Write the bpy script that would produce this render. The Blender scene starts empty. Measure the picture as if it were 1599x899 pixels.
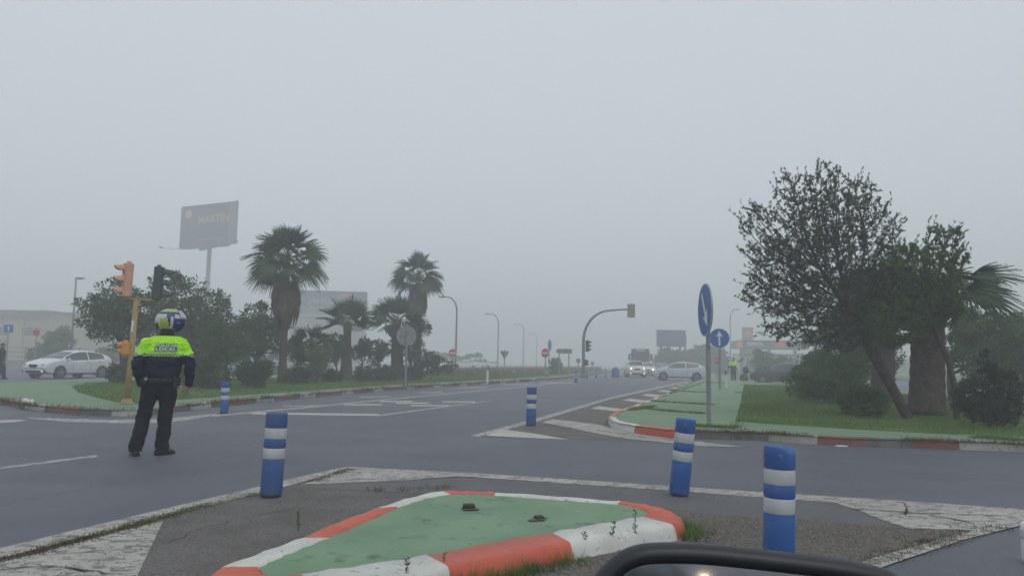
import bpy, bmesh, math, random
import numpy as np
from mathutils import Vector, Matrix, Euler
from mathutils.geometry import tessellate_polygon

SC = bpy.context.scene
COL = SC.collection
PI = math.pi
rnd = random.Random(7)

# ---------------------------------------------------------------- camera
FPX, CX, CY = 1200.0, 799.5, 449.5
PITCH = math.atan((566.0 - CY) / FPX)
ROLL = 0.016
EYE = Vector((0, 0, 1.2))
cam_d = bpy.data.cameras.new('camera')
cam = bpy.data.objects.new('camera', cam_d)
COL.objects.link(cam)
CAMROT = Matrix.Rotation(PI / 2 + PITCH, 3, 'X') @ Matrix.Rotation(ROLL, 3, 'Z')
cam.matrix_world = Matrix.Translation(EYE) @ CAMROT.to_4x4()
cam_d.sensor_fit = 'HORIZONTAL'
cam_d.sensor_width = 36.0
cam_d.lens = 36.0 * FPX / 1599.0
cam_d.clip_start = 0.05
cam_d.clip_end = 4000
SC.camera = cam

# ---------------------------------------------------------------- sky, sun, exposure
w = bpy.data.worlds.new('World'); SC.world = w
w.use_nodes = True
nt = w.node_tree; nt.nodes.clear()
SUN_EL, SUN_AZ = math.radians(55), math.radians(150)
sky = nt.nodes.new('ShaderNodeTexSky'); sky.sky_type = 'NISHITA'
sky.sun_disc = False; sky.sun_elevation = SUN_EL; sky.sun_rotation = SUN_AZ
sky.dust_density = 6.0; sky.air_density = 1.0; sky.altitude = 0
hs = nt.nodes.new('ShaderNodeHueSaturation'); hs.inputs['Saturation'].default_value = 0.35
mx = nt.nodes.new('ShaderNodeMix'); mx.data_type = 'RGBA'; mx.inputs['Factor'].default_value = 0.9
mx.inputs[7].default_value = (6.1, 6.75, 7.2, 1)          # closed cloud cover
bg = nt.nodes.new('ShaderNodeBackground'); bg.inputs['Strength'].default_value = 0.10
out = nt.nodes.new('ShaderNodeOutputWorld')
nt.links.new(sky.outputs[0], hs.inputs['Color'])
nt.links.new(hs.outputs[0], mx.inputs[6])
nt.links.new(mx.outputs[2], bg.inputs['Color'])
nt.links.new(bg.outputs[0], out.inputs['Surface'])
sd = bpy.data.lights.new('sun', 'SUN'); sd.energy = 0.5; sd.angle = math.radians(40); sd.color = (1, .97, .93)
so = bpy.data.objects.new('sun', sd); COL.objects.link(so)
so.rotation_euler = Euler((PI / 2 - SUN_EL, 0, PI - SUN_AZ))
SC.view_settings.view_transform = 'Standard'
SC.view_settings.look = 'None'
SC.view_settings.gamma = 1
SC.view_settings.exposure = 0.18
SC.cycles.use_denoising = True
SC.cycles.volume_bounces = 4
SC.cycles.max_bounces = 8
SC.cycles.diffuse_bounces = 3
SC.cycles.use_adaptive_sampling = True
SC.cycles.adaptive_threshold = 0.02

# ---------------------------------------------------------------- placement: photo pixel -> place in the world
def ray(px, py):
    return CAMROT @ Vector(((px - CX) / FPX, -(py - CY) / FPX, -1.0))
def G(px, py, z=0.0):
    d = ray(px, py); t = (z - EYE.z) / d.z
    assert t > 0, (px, py)
    p = EYE + d * t
    return Vector((p.x, p.y, z))
def V(px, py, y):
    d = ray(px, py); return EYE + d * (y / d.y)
def HT(base, py, px=None):
    """height above the ground of the photo row py for something standing at base"""
    v = CAMROT.inverted() @ (Vector((base.x, base.y, 0)) - EYE)
    if px is None: px = CX + FPX * v.x / -v.z
    return V(px, py, base.y).z
def S(y): return FPX / y

# ---------------------------------------------------------------- materials
MATS = {}
def mat(name, col, rough=.6, metal=0.0, spec=.5, emit=None, es=1.0, alpha=1.0, trans=0.0):
    if name in MATS: return MATS[name]
    m = bpy.data.materials.new(name); m.use_nodes = True
    b = m.node_tree.nodes['Principled BSDF']
    b.inputs['Base Color'].default_value = (*col, 1)
    b.inputs['Roughness'].default_value = rough
    b.inputs['Metallic'].default_value = metal
    b.inputs['Specular IOR Level'].default_value = spec
    if trans: b.inputs['Transmission Weight'].default_value = trans
    if emit:
        b.inputs['Emission Color'].default_value = (*emit, 1)
        b.inputs['Emission Strength'].default_value = es
    MATS[name] = m
    return m
def nz(m, scale=8.0, detail=4.0, c1=None, c2=None, lo=.35, hi=.65, fac=1.0, bump=0.0, bscale=None, coord='Object', rough2=None, dist=0.0, stretch=None):
    """mix the base colour c1..c2 with a noise and/or bump; may be called repeatedly to layer"""
    t = m.node_tree; b = t.nodes['Principled BSDF']
    tc = t.nodes.new('ShaderNodeTexCoord'); src = tc.outputs[coord]
    if stretch:
        mp = t.nodes.new('ShaderNodeMapping'); mp.inputs['Scale'].default_value = stretch
        t.links.new(src, mp.inputs[0]); src = mp.outputs[0]
    n = t.nodes.new('ShaderNodeTexNoise'); n.inputs['Scale'].default_value = scale
    n.inputs['Detail'].default_value = detail; n.inputs['Distortion'].default_value = dist
    n.inputs['Roughness'].default_value = .6
    t.links.new(src, n.inputs['Vector'])
    if c2 is not None:
        r = t.nodes.new('ShaderNodeMapRange'); r.inputs[1].default_value = lo; r.inputs[2].default_value = hi
        r.inputs[3].default_value = 0; r.inputs[4].default_value = fac
        t.links.new(n.outputs['Fac'], r.inputs[0])
        k = t.nodes.new('ShaderNodeMix'); k.data_type = 'RGBA'
        t.links.new(r.outputs[0], k.inputs['Factor'])
        old = b.inputs['Base Color']
        if old.is_linked: t.links.new(old.links[0].from_socket, k.inputs[6])
        else: k.inputs[6].default_value = old.default_value if c1 is None else (*c1, 1)
        k.inputs[7].default_value = (*c2, 1)
        t.links.new(k.outputs[2], b.inputs['Base Color'])
    if bump:
        bn = t.nodes.new('ShaderNodeBump'); bn.inputs['Strength'].default_value = min(1, bump); bn.inputs['Distance'].default_value = .02
        if bscale:
            n2 = t.nodes.new('ShaderNodeTexNoise'); n2.inputs['Scale'].default_value = bscale; n2.inputs['Detail'].default_value = 3
            t.links.new(src, n2.inputs['Vector']); hsrc = n2.outputs['Fac']
        else: hsrc = n.outputs['Fac']
        t.links.new(hsrc, bn.inputs['Height'])
        if b.inputs['Normal'].is_linked: t.links.new(b.inputs['Normal'].links[0].from_socket, bn.inputs['Normal'])
        t.links.new(bn.outputs[0], b.inputs['Normal'])
    return m

# ---------------------------------------------------------------- mesh helper
class MB:
    def __init__(s): s.v = []; s.f = []; s.m = []
    def add(s, vs, fs, mi=0):
        o = len(s.v); s.v += [tuple(p) for p in vs]
        for f in fs: s.f.append(tuple(i + o for i in f)); s.m.append(mi)
    def box(s, c, d, mi=0, rz=0.0, bev=0.0, R=None):
        x, y, z = d[0] / 2, d[1] / 2, d[2] / 2
        M = R if R is not None else Matrix.Rotation(rz, 3, 'Z')
        c = Vector(c)
        if bev <= 0:
            vs = [c + M @ Vector((sx * x, sy * y, sz * z)) for sz in (-1, 1) for sy in (-1, 1) for sx in (-1, 1)]
            s.add(vs, [(0, 2, 3, 1), (4, 5, 7, 6), (0, 1, 5, 4), (2, 6, 7, 3), (0, 4, 6, 2), (1, 3, 7, 5)], mi)
        else:
            b = bev; rings = []
            for (zz, k) in ((-z, b), (-z + b, 0), (z - b, 0), (z, b)):
                xx, yy = x - k, y - k; e = b if k == 0 else b * .6
                rings.append([(-xx + e, -yy), (xx - e, -yy), (xx, -yy + e), (xx, yy - e), (xx - e, yy), (-xx + e, yy), (-xx, yy - e), (-xx, -yy + e)])
            vs = []
            for (zz, r) in zip((-z, -z + b, z - b, z), rings):
                vs += [c + M @ Vector((p[0], p[1], zz)) for p in r]
            fs = [tuple(range(7, -1, -1)), tuple(range(24, 32))]
            for k in range(3):
                for j in range(8): fs.append((k * 8 + j, k * 8 + (j + 1) % 8, k * 8 + 8 + (j + 1) % 8, k * 8 + 8 + j))
            s.add(vs, fs, mi)
    def tube(s, pts, rad, n=8, mi=0, cap=True):
        pts = [Vector(p) for p in pts]
        if not hasattr(rad, '__len__'): rad = [rad] * len(pts)
        vs = []; up = None
        for i, p in enumerate(pts):
            d = (pts[min(i + 1, len(pts) - 1)] - pts[max(i - 1, 0)])
            d = d.normalized() if d.length > 1e-9 else Vector((0, 0, 1))
            if up is None:
                up = Vector((0, 0, 1)) if abs(d.z) < .9 else Vector((1, 0, 0))
            a = d.cross(up); a = a.normalized() if a.length > 1e-6 else Vector((1, 0, 0))
            b = d.cross(a).normalized(); up = -b if False else a.cross(d)
            for k in range(n):
                t = 2 * PI * k / n
                vs.append(p + (a * math.cos(t) + b * math.sin(t)) * rad[i])
        fs = []
        for i in range(len(pts) - 1):
            for k in range(n):
                fs.append((i * n + k, i * n + (k + 1) % n, (i + 1) * n + (k + 1) % n, (i + 1) * n + k))
        if cap:
            fs.append(tuple(range(n - 1, -1, -1))); fs.append(tuple((len(pts) - 1) * n + k for k in range(n)))
        s.add(vs, fs, mi)
    def lathe(s, prof, n=20, mi=0, c=(0, 0, 0), M=None, mis=None):
        """prof: list of (r, z)"""
        c = Vector(c); vs = []
        for (r, z) in prof:
            for k in range(n):
                t = 2 * PI * k / n; q = Vector((r * math.cos(t), r * math.sin(t), z))
                vs.append(c + (M @ q if M is not None else q))
        o = len(s.v); s.v += [tuple(p) for p in vs]
        for i in range(len(prof) - 1):
            for k in range(n):
                s.f.append((o + i * n + k, o + i * n + (k + 1) % n, o + (i + 1) * n + (k + 1) % n, o + (i + 1) * n + k))
                s.m.append(mis[i] if mis else mi)
        if prof[0][0] > 1e-6: s.f.append(tuple(o + k for k in range(n - 1, -1, -1))); s.m.append(mis[0] if mis else mi)
        if prof[-1][0] > 1e-6: s.f.append(tuple(o + (len(prof) - 1) * n + k for k in range(n))); s.m.append(mis[-1] if mis else mi)
    def prism(s, poly, z0, z1, mi=0, M=None, side=None):
        """poly: list of 2D points; extruded along local z"""
        n = len(poly)
        T = (lambda p: M @ Vector(p)) if M is not None else (lambda p: Vector(p))
        vs = [T((p[0], p[1], z0)) for p in poly] + [T((p[0], p[1], z1)) for p in poly]
        tri = tessellate_polygon([[Vector((p[0], p[1], 0)) for p in poly]])
        s.add(vs, [], mi); o = len(s.v) - 2 * n
        for t in tri:
            a, b, c = t
            A = Vector(poly[a][:2]); B = Vector(poly[b][:2]); Cc = Vector(poly[c][:2])
            if (B - A).cross(Cc - A) < 0: a, c = c, a
            s.f.append((o + n + a, o + n + b, o + n + c)); s.m.append(mi)
            if z0 != z1: s.f.append((o + c, o + b, o + a)); s.m.append(mi)
        if z0 != z1:
            ar = sum(poly[i][0] * poly[(i + 1) % n][1] - poly[(i + 1) % n][0] * poly[i][1] for i in range(n))
            for i in range(n):
                j = (i + 1) % n
                f = (o + i, o + j, o + n + j, o + n + i) if ar > 0 else (o + j, o + i, o + n + i, o + n + j)
                s.f.append(f); s.m.append(mi if side is None else side)
    def ell(s, c, r, nu=16, nv=10, mi=0, M=None):
        c = Vector(c); prof = []
        vs = []
        for i in range(nv + 1):
            th = -PI / 2 + PI * i / nv
            for k in range(nu):
                t = 2 * PI * k / nu
                q = Vector((r[0] * math.cos(th) * math.cos(t), r[1] * math.cos(th) * math.sin(t), r[2] * math.sin(th)))
                vs.append(c + (M @ q if M is not None else q))
        fs = []
        for i in range(nv):
            for k in range(nu):
                fs.append((i * nu + k, i * nu + (k + 1) % nu, (i + 1) * nu + (k + 1) % nu, (i + 1) * nu + k))
        s.add(vs, fs, mi)
    def build(s, name, mats, parent=None, smooth=False, loc=None, weld=False):
        me = bpy.data.meshes.new(name)
        me.from_pydata([tuple(v) for v in s.v], [], s.f)
        if not isinstance(mats, (list, tuple)): mats = [mats]
        for m in mats: me.materials.append(m)
        if len(mats) > 1: me.polygons.foreach_set('material_index', s.m)
        if smooth: me.polygons.foreach_set('use_smooth', [True] * len(me.polygons))
        me.validate(); me.update()
        if weld:
            bm = bmesh.new(); bm.from_mesh(me); bmesh.ops.remove_doubles(bm, verts=bm.verts, dist=1e-4); bm.to_mesh(me); bm.free()
        if smooth == 'auto':
            try: me.set_sharp_from_angle(angle=math.radians(38))
            except Exception: pass
        o = bpy.data.objects.new(name, me); COL.objects.link(o)
        if parent is not None: o.parent = parent
        if loc is not None: o.location = loc
        return o

def np_mesh(name, V_, F_, mats, parent=None, mi=None, smooth=False):
    """V_: n x 3 array, F_: m x k array (k = 3 or 4)"""
    me = bpy.data.meshes.new(name)
    n, m, k = len(V_), len(F_), F_.shape[1]
    me.vertices.add(n); me.vertices.foreach_set('co', np.asarray(V_, dtype=np.float32).ravel())
    me.loops.add(m * k); me.loops.foreach_set('vertex_index', F_.astype(np.int32).ravel())
    me.polygons.add(m); me.polygons.foreach_set('loop_start', np.arange(0, m * k, k, dtype=np.int32))
    if not isinstance(mats, (list, tuple)): mats = [mats]
    for q in mats: me.materials.append(q)
    if mi is not None: me.polygons.foreach_set('material_index', np.asarray(mi, dtype=np.int32))
    if smooth: me.polygons.foreach_set('use_smooth', np.ones(m, dtype=bool))
    me.update(calc_edges=True)
    o = bpy.data.objects.new(name, me); COL.objects.link(o)
    if parent is not None: o.parent = parent
    return o

def thing(name, label, cat, loc=(0, 0, 0), rz=0.0, group=None, sc=1.0):
    o = bpy.data.objects.new(name, None); COL.objects.link(o)
    o.empty_display_size = .2
    o.location = loc; o.rotation_euler = (0, 0, rz); o.scale = (sc,) * 3
    tag(o, label, cat, group); return o
def tag(o, label=None, cat=None, group=None, kind=None):
    if label: o['label'] = label
    if cat: o['category'] = cat
    if group: o['group'] = group
    if kind: o['kind'] = kind
    return o
def dup(root, loc, rz=0.0, label=None, rx=0.0, ry=0.0, sc=None):
    r = root.copy(); COL.objects.link(r); r.location = loc; r.rotation_euler = (rx, ry, rz)
    if sc: r.scale = (sc,) * 3
    if label: r['label'] = label
    for ch in list(root.children):
        c = ch.copy(); COL.objects.link(c); c.parent = r
        for g in list(ch.children):
            d = g.copy(); COL.objects.link(d); d.parent = c
    return r
def text_mesh(body, size, name, m, parent, M, ext=.002, bold=0.0, align='CENTER', sx=1.0, space=1.0):
    cu = bpy.data.curves.new(name, 'FONT'); cu.body = body; cu.size = size; cu.extrude = ext
    cu.offset = bold; cu.align_x = align; cu.align_y = 'CENTER'; cu.resolution_u = 3; cu.space_character = space
    t = bpy.data.objects.new('tmp', cu)
    me = bpy.data.meshes.new_from_object(t)
    me.transform(Matrix.Diagonal((sx, 1, 1, 1))); me.transform(M)
    me.materials.clear(); me.materials.append(m)
    bpy.data.objects.remove(t); bpy.data.curves.remove(cu)
    o = bpy.data.objects.new(name, me); COL.objects.link(o); o.parent = parent
    return o
def frame_m(origin, xdir, ydir):
    """4x4 with local x,y in the given directions, z = x cross y"""
    x = Vector(xdir).normalized(); y = Vector(ydir).normalized(); z = x.cross(y)
    M = Matrix.Identity(4)
    for i in range(3): M[i][0] = x[i]; M[i][1] = y[i]; M[i][2] = z[i]; M[i][3] = Vector(origin)[i]
    return M
def catmull(pts, n):
    pts = [Vector(p) for p in pts]; out_ = []
    for i in range(len(pts) - 1):
        p0 = pts[max(i - 1, 0)]; p1 = pts[i]; p2 = pts[i + 1]; p3 = pts[min(i + 2, len(pts) - 1)]
        for k in range(n):
            t = k / n
            out_.append(.5 * ((2 * p1) + (p2 - p0) * t + (2 * p0 - 5 * p1 + 4 * p2 - p3) * t * t + (3 * p1 - p0 - 3 * p2 + p3) * t ** 3))
    out_.append(pts[-1]); return out_
# ================================================================ ground, roads, kerbs, islands
M_ASPH = nz(nz(nz(mat('new_asphalt', (.108, .113, .138), .6, spec=.35), .7, 6, c2=(.088, .092, .115), lo=.38, hi=.62),
               .25, 3, c2=(.142, .146, .166), lo=.47, hi=.66, fac=.55, stretch=(.3, 1.3, 1), dist=1.5), 160, 2, c2=(.20, .202, .21), lo=.5, hi=.8, fac=.6, bump=.35, bscale=120)
M_OLD = nz(nz(nz(nz(mat('old_asphalt', (.185, .173, .165), .85, spec=.25), 2.2, 6, c2=(.14, .13, .12), lo=.4, hi=.62),
           38, 5, c2=(.065, .06, .056), lo=.52, hi=.66, fac=.8, bump=.9, bscale=45), 90, 2, c2=(.3, .28, .26), lo=.64, hi=.72, fac=.8),
           140, 2, bump=.6)
M_PATCH = nz(nz(mat('patched_asphalt', (.115, .116, .124), .8, spec=.3), 3, 5, c2=(.14, .137, .142)), 120, 2, c2=(.2, .2, .205), lo=.55, hi=.75, fac=.5, bump=.5, bscale=110)
M_PAINT = nz(nz(mat('road_paint', (.50, .49, .45), .7), 1.5, 4, c2=(.40, .39, .355)), 14, 6, c2=(.12, .115, .11), lo=.55, hi=.6, fac=.85, bump=.2, stretch=(1, 1.6, 1))
M_PAINTW = nz(nz(mat('worn_road_paint', (.46, .445, .40), .75), 1.1, 4, c2=(.33, .315, .285)), 5.5, 8, c2=(.17, .16, .15), lo=.56, hi=.61, fac=.8, bump=.3, stretch=(.8, 1.5, 1))
nz(M_PAINTW, 12, 8, c2=(.14, .132, .125), lo=.535, hi=.575, fac=.9, stretch=(.8, 1.3, 1), dist=.8)
nz(M_PAINTW, 55, 5, c2=(.2, .19, .175), lo=.56, hi=.62, fac=.75)
M_PAINTF = nz(mat('faded_road_paint', (.40, .40, .39), .75), 9, 6, c2=(.14, .142, .15), lo=.45, hi=.58, fac=.9, stretch=(1, 1, 1))
M_GREEN = nz(nz(nz(mat('green_paint', (.185, .295, .18), .65, spec=.3), 1.6, 6, c2=(.145, .24, .145), lo=.38, hi=.62), 5, 8, c2=(.075, .115, .072), lo=.58, hi=.68, fac=.85),
             30, 4, c2=(.19, .30, .19), lo=.55, hi=.75, fac=.35, bump=.3, bscale=26)
M_GREEN2 = nz(nz(nz(mat('faded_green_paint', (.195, .28, .175), .8, spec=.3), .5, 5, c2=(.155, .225, .14), lo=.3, hi=.7), 2.5, 8, c2=(.13, .145, .10), lo=.58, hi=.72, fac=.85),
             9, 5, c2=(.23, .295, .215), lo=.55, hi=.75, fac=.5, bump=.2, bscale=20)
M_RED = nz(nz(mat('red_kerb_paint', (.57, .105, .055), .55), 2.2, 5, c2=(.43, .08, .045), lo=.45, hi=.7, bump=.35, bscale=16), 22, 6, c2=(.28, .13, .10), lo=.60, hi=.64, fac=.85)
M_WHITEK = nz(nz(mat('white_kerb_paint', (.62, .62, .58), .6), 2.5, 5, c2=(.47, .47, .43), lo=.4, hi=.7, bump=.35, bscale=16), 18, 7, c2=(.22, .21, .18), lo=.61, hi=.65, fac=.85)
M_REDO = nz(nz(mat('worn_red_kerb_paint', (.27, .085, .065), .8), 3, 5, c2=(.17, .09, .07)), 20, 6, c2=(.13, .11, .085), lo=.5, hi=.62, fac=.8, bump=.5)
M_WHITEO = nz(nz(mat('worn_white_kerb_paint', (.44, .44, .40), .8), 3, 5, c2=(.30, .30, .26)), 22, 6, c2=(.17, .165, .13), lo=.55, hi=.66, fac=.8, bump=.5)
M_CONC = nz(nz(mat('bare_concrete', (.17, .165, .15), .9), 4, 6, c2=(.10, .10, .085)), 30, 4, c2=(.08, .095, .06), lo=.5, hi=.7, bump=.4)
M_SOIL = nz(nz(mat('grass_soil', (.105, .165, .045), .95, spec=.1), 1.2, 6, c2=(.075, .115, .042), lo=.4, hi=.62), 9, 6, c2=(.13, .135, .075), lo=.5, hi=.7, fac=.7, bump=.8, bscale=25)
M_FAR = nz(mat('far_ground', (.12, .12, .09), .95, spec=.1), .15, 6, c2=(.08, .10, .06), lo=.4, hi=.6)
M_PAVE = nz(mat('pale_pavement', (.30, .29, .27), .9), 1.2, 5, c2=(.22, .21, .19))

def sheet(name, poly, z, m, kind='structure', sub=None):
    if 0 < z < .03: z *= .5
    b = MB(); b.prism([(p[0], p[1]) for p in poly], z, z, 0)
    o = b.build(name, m); tag(o, kind=kind); return o
def gp(pts, z=0.0): return [(G(x, y, z).x, G(x, y, z).y) for x, y in pts]

sheet('ground', [(-900, -60), (900, -60), (900, 1200), (-900, 1200)], -.06, M_FAR)
sheet('road', [(-110, -30), (110, -30), (110, 210), (-110, 210)], 0.0, M_ASPH)

# --- near traffic island zone: old asphalt between painted lines
ZONE = [(-420, 975), (0, 866), (200, 815), (400, 766), (540, 733), (740, 743), (1000, 759), (1290, 779), (1560, 797), (1640, 803), (1500, 850), (1372, 882), (1200, 935), (1000, 1100), (300, 1500), (-420, 1300)]
sheet('old_asphalt', gp(ZONE), .004, M_OLD)
sheet('new_asphalt_strip', gp([(478, 757), (540, 752), (740, 746), (1000, 762), (1290, 783), (1400, 806), (1452, 828), (1385, 824), (1230, 813), (1060, 798), (960, 784), (860, 778), (690, 772), (560, 766), (500, 764)]), .008, M_PATCH)
EDGE = [((-420, 975), (-420, 990)), ((0, 856), (0, 871)), ((200, 809), (200, 820)), ((400, 762), (402, 769)), ((515, 731), (560, 733)), ((545, 729), (548, 736))]
def strip(name, rows, z, m):
    z *= .5
    b = MB(); 
    for i in range(len(rows) - 1):
        q = [G(*rows[i][0], z), G(*rows[i][1], z), G(*rows[i + 1][1], z), G(*rows[i + 1][0], z)]
        b.add(q, [(0, 1, 2, 3)])
    o = b.build(name, m)
    bm = bmesh.new(); bm.from_mesh(o.data); bmesh.ops.recalc_face_normals(bm, faces=bm.faces)
    for f in bm.faces:
        if f.normal.z < 0: f.normal_flip()
    bm.to_mesh(o.data); bm.free()
    tag(o, kind='structure'); return o
strip('road_marking_edge_line', [((-420, 972), (-420, 990)), ((0, 855), (0, 871)), ((200, 807), (200, 820)), ((400, 760), (402, 770)), ((475, 742), (480, 750)), ((542, 728), (515, 742))], .012, M_PAINTW)
strip('road_marking_edge_line', [((542, 728), (530, 736)), ((740, 738), (735, 744)), ((1000, 755), (1000, 762)), ((1290, 774), (1290, 783)), ((1450, 784), (1445, 797)), ((1640, 797), (1640, 810))], .0125, M_PAINTW)
sheet('road_marking_wedge', gp([(-60, 895), (255, 813), (212, 905), (-60, 990)]), .010, M_PAINTW)
sheet('road_marking_wedge', gp([(472, 757), (535, 734), (738, 742), (640, 750)]), .0145, M_PAINTW)
sheet('road_marking_wedge', gp([(1292, 782), (1450, 792), (1640, 806), (1530, 829), (1420, 826), (1340, 797)]), .0145, M_PAINTW)
sheet('road_marking_wedge', gp([(1352, 803), (1440, 803), (1475, 822), (1398, 820)]), .0165, M_PAINTW)
strip('road_marking_line', [((1640, 798), (1640, 808)), ((1560, 817), (1592, 820)), ((1480, 838), (1500, 843)), ((1372, 868), (1390, 880)), ((1290, 895), (1310, 909)), ((1100, 960), (1120, 985))], .0185, M_PAINTW)
# white paint at the far edge of the main road and in the left lanes
sheet('road_marking_line', gp([(-40, 735), (0, 729), (150, 710), (152, 713), (0, 732), (-40, 738)]), .004, M_PAINTF)
sheet('road_marking_dash', gp([(-30, 661), (-30, 657), (30, 655), (42, 656), (20, 659)]), .004, M_PAINT)
strip('road_marking_kerb_band', [((40, 651), (48, 653)), ((100, 653), (100, 658)), ((170, 655), (170, 660)), ((240, 654), (240, 660)), ((290, 650), (285, 657)), ((340, 645), (335, 648))], .004, M_PAINTF)
sheet('road_marking_dash', gp([(170, 657.5), (184, 656.8), (184, 659), (171, 659.4)]), .008, M_PAINT)
sheet('road_marking_stop_line', gp([(392, 643.5), (590, 646), (597, 649), (393, 646.5)]), .004, M_PAINT)
sheet('road_marking_lane_line', gp([(594, 647), (600, 648.5), (768, 625.5), (764, 625)]), .0045, M_PAINTF)
for a, b_, y in ((537, 596, 631.5), (592, 643, 626.5), (617, 669, 629), (641, 700, 633), (689, 741, 627)):
    sheet('road_marking_dash', gp([(a, y - .8), (b_, y - .8), (b_ + 2, y + .9), (a + 2, y + .9)]), .005, M_PAINT)
strip('road_marking_edge_line', [((330, 648), (330, 650.5)), ((480, 634.5), (480, 636.6)), ((600, 622.8), (600, 624.4)), ((740, 610), (740, 611.2)), ((880, 597), (880, 597.8))], .0035, M_PAINTF)
for a, b_, y in ((440, 500, 634), (560, 610, 620), (655, 690, 613), (715, 760, 605.5), (780, 830, 600.5), (840, 900, 598)):
    sheet('road_marking_dash', gp([(a, y - .7), (b_, y - 1.6), (b_ + 2, y - .2), (a + 2, y + .8)]), .0065, M_PAINTF)
# hatched zone left of the right island
sheet('old_asphalt', gp([(733, 681), (828, 657), (950, 623), (1060, 599), (1092, 591), (1100, 594), (1050, 617), (1000, 637), (960, 655), (1000, 676), (1165, 698), (1060, 690), (885, 686)]), .004, M_OLD)
strip('road_marking_edge_line', [((733, 680), (745, 682)), ((828, 655.5), (838, 658)), ((950, 620.5), (953, 623)), ((1060, 597), (1062, 598.8)), ((1092, 589.5), (1094, 590.5))], .0085, M_PAINTF)
sheet('road_marking_wedge', gp([(758, 680), (782, 670), (830, 676), (888, 686), (820, 683.5)]), .0095, M_PAINT)
sheet('road_marking_wedge', gp([(846, 659), (862, 654), (930, 662), (1000, 678), (1060, 686), (1165, 698), (1100, 697), (980, 685), (915, 673)]), .0095, M_PAINTW)
for q in ([(922, 637.5), (936, 634), (988, 640.5), (978, 644)], [(972, 624.5), (984, 622), (1022, 626.5), (1008, 630)], [(1002, 617), (1011, 614.5), (1042, 618), (1031, 621)],
          [(1026, 610.5), (1033, 608.5), (1060, 611), (1051, 613)], [(1044, 605.5), (1050, 604), (1074, 606), (1066, 608)], [(1056, 601.5), (1061, 600.3), (1084, 602), (1077, 603.4)], [(1066, 598.3), (1071, 597.3), (1092, 598.5), (1086, 599.6)]):
    sheet('road_marking_chevron', gp(q), .0095, M_PAINT)

# --- kerbs
def resample(pts, step):
    pts = [Vector((p[0], p[1], 0)) for p in pts]; o = [pts[0]]
    for i in range(len(pts) - 1):
        d = pts[i + 1] - pts[i]; n = max(1, int(round(d.length / step)))
        for k in range(1, n + 1): o.append(pts[i] + d * k / n)
    return o
def kerb(name, line, inward, h, wdt, cols, mats, period=None, step=.5, jit=.006, seed=1):
    """line: world xy; cols: function(arc length) -> material index"""
    r = random.Random(seed); P = resample(line, step); b = MB(); L = 0; rows = []
    for i, p in enumerate(P):
        d = (P[min(i + 1, len(P) - 1)] - P[max(i - 1, 0)]).normalized()
        nrm = Vector((-d.y, d.x, 0)) * inward
        j = r.uniform(-jit, jit); hj = h + r.uniform(-jit, jit)
        prof = [(0 + j, -.01), (.012 + j, hj - .045), (.035 + j, hj - .01), (.06 + j, hj), (wdt, hj), (wdt, -.01)]
        rows.append([p + nrm * a + Vector((0, 0, c)) for a, c in prof])
    L = 0
    for i in range(len(P) - 1):
        seg = (P[i + 1] - P[i]).length; mi = cols(L + seg / 2)
        for k in range(5): 
            q = [rows[i][k], rows[i + 1][k], rows[i + 1][k + 1], rows[i][k + 1]]
            if inward > 0: q = q[::-1]
            b.add(q, [(0, 1, 2, 3)], mi)
        L += seg
    o = b.build(name, mats, smooth=False); tag(o, kind='structure'); return o

# --- cracks in the old surfaces
M_CRACK = mat('crack', (.035, .033, .03), .95, spec=.1)
def crack(pts, wd, z, seed, jit=.03):
    z *= .52
    r = random.Random(seed); P = resample([G(x, y, z) for x, y in pts], .07); b = MB(); off = 0; rows_ = []
    for i, p in enumerate(P):
        d = (P[min(i + 1, len(P) - 1)] - P[max(i - 1, 0)]).normalized(); nn = Vector((-d.y, d.x, 0))
        off = off * .8 + r.uniform(-jit, jit); h = wd * r.uniform(.25, 1.1) * min(1, min(i, len(P) - 1 - i) / 3 + .15)
        rows_.append((p + nn * (off - h), p + nn * (off + h)))
    for (a, c), (e, f) in zip(rows_, rows_[1:]):
        q = [Vector((v_.x, v_.y, z)) for v_ in (a, e, f, c)]
        b.add(q, [(0, 1, 2, 3)])
    o = b.build('road_crack', M_CRACK); bm = bmesh.new(); bm.from_mesh(o.data)
    for f in bm.faces:
        f.normal_update()
        if f.normal.z < 0: f.normal_flip()
    bm.to_mesh(o.data); bm.free(); tag(o, kind='structure')
crack([(-40, 893), (60, 882), (130, 889), (200, 897)], .012, .0205, 1)
crack([(60, 866), (140, 862), (232, 853)], .005, .0205, 2)
crack([(1300, 790), (1380, 797), (1450, 803), (1520, 818)], .012, .0225, 3)
crack([(1400, 798), (1500, 802), (1590, 806)], .009, .0225, 4)
crack([(260, 850), (330, 820), (420, 800), (500, 786)], .005, .0062, 5)
crack([(860, 664), (930, 671), (1000, 681), (1080, 690)], .02, .0125, 6)
crack([(500, 754), (540, 746), (600, 748), (700, 745)], .008, .0205, 7)
crack([(1120, 806), (1200, 830), (1330, 846)], .006, .0062, 8)
crack([(-60, 800), (60, 775), (200, 748), (330, 735)], .004, .0022, 9, .05)
crack([(1080, 738), (1260, 745), (1420, 742), (1620, 752)], .004, .0022, 10, .05)
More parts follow.
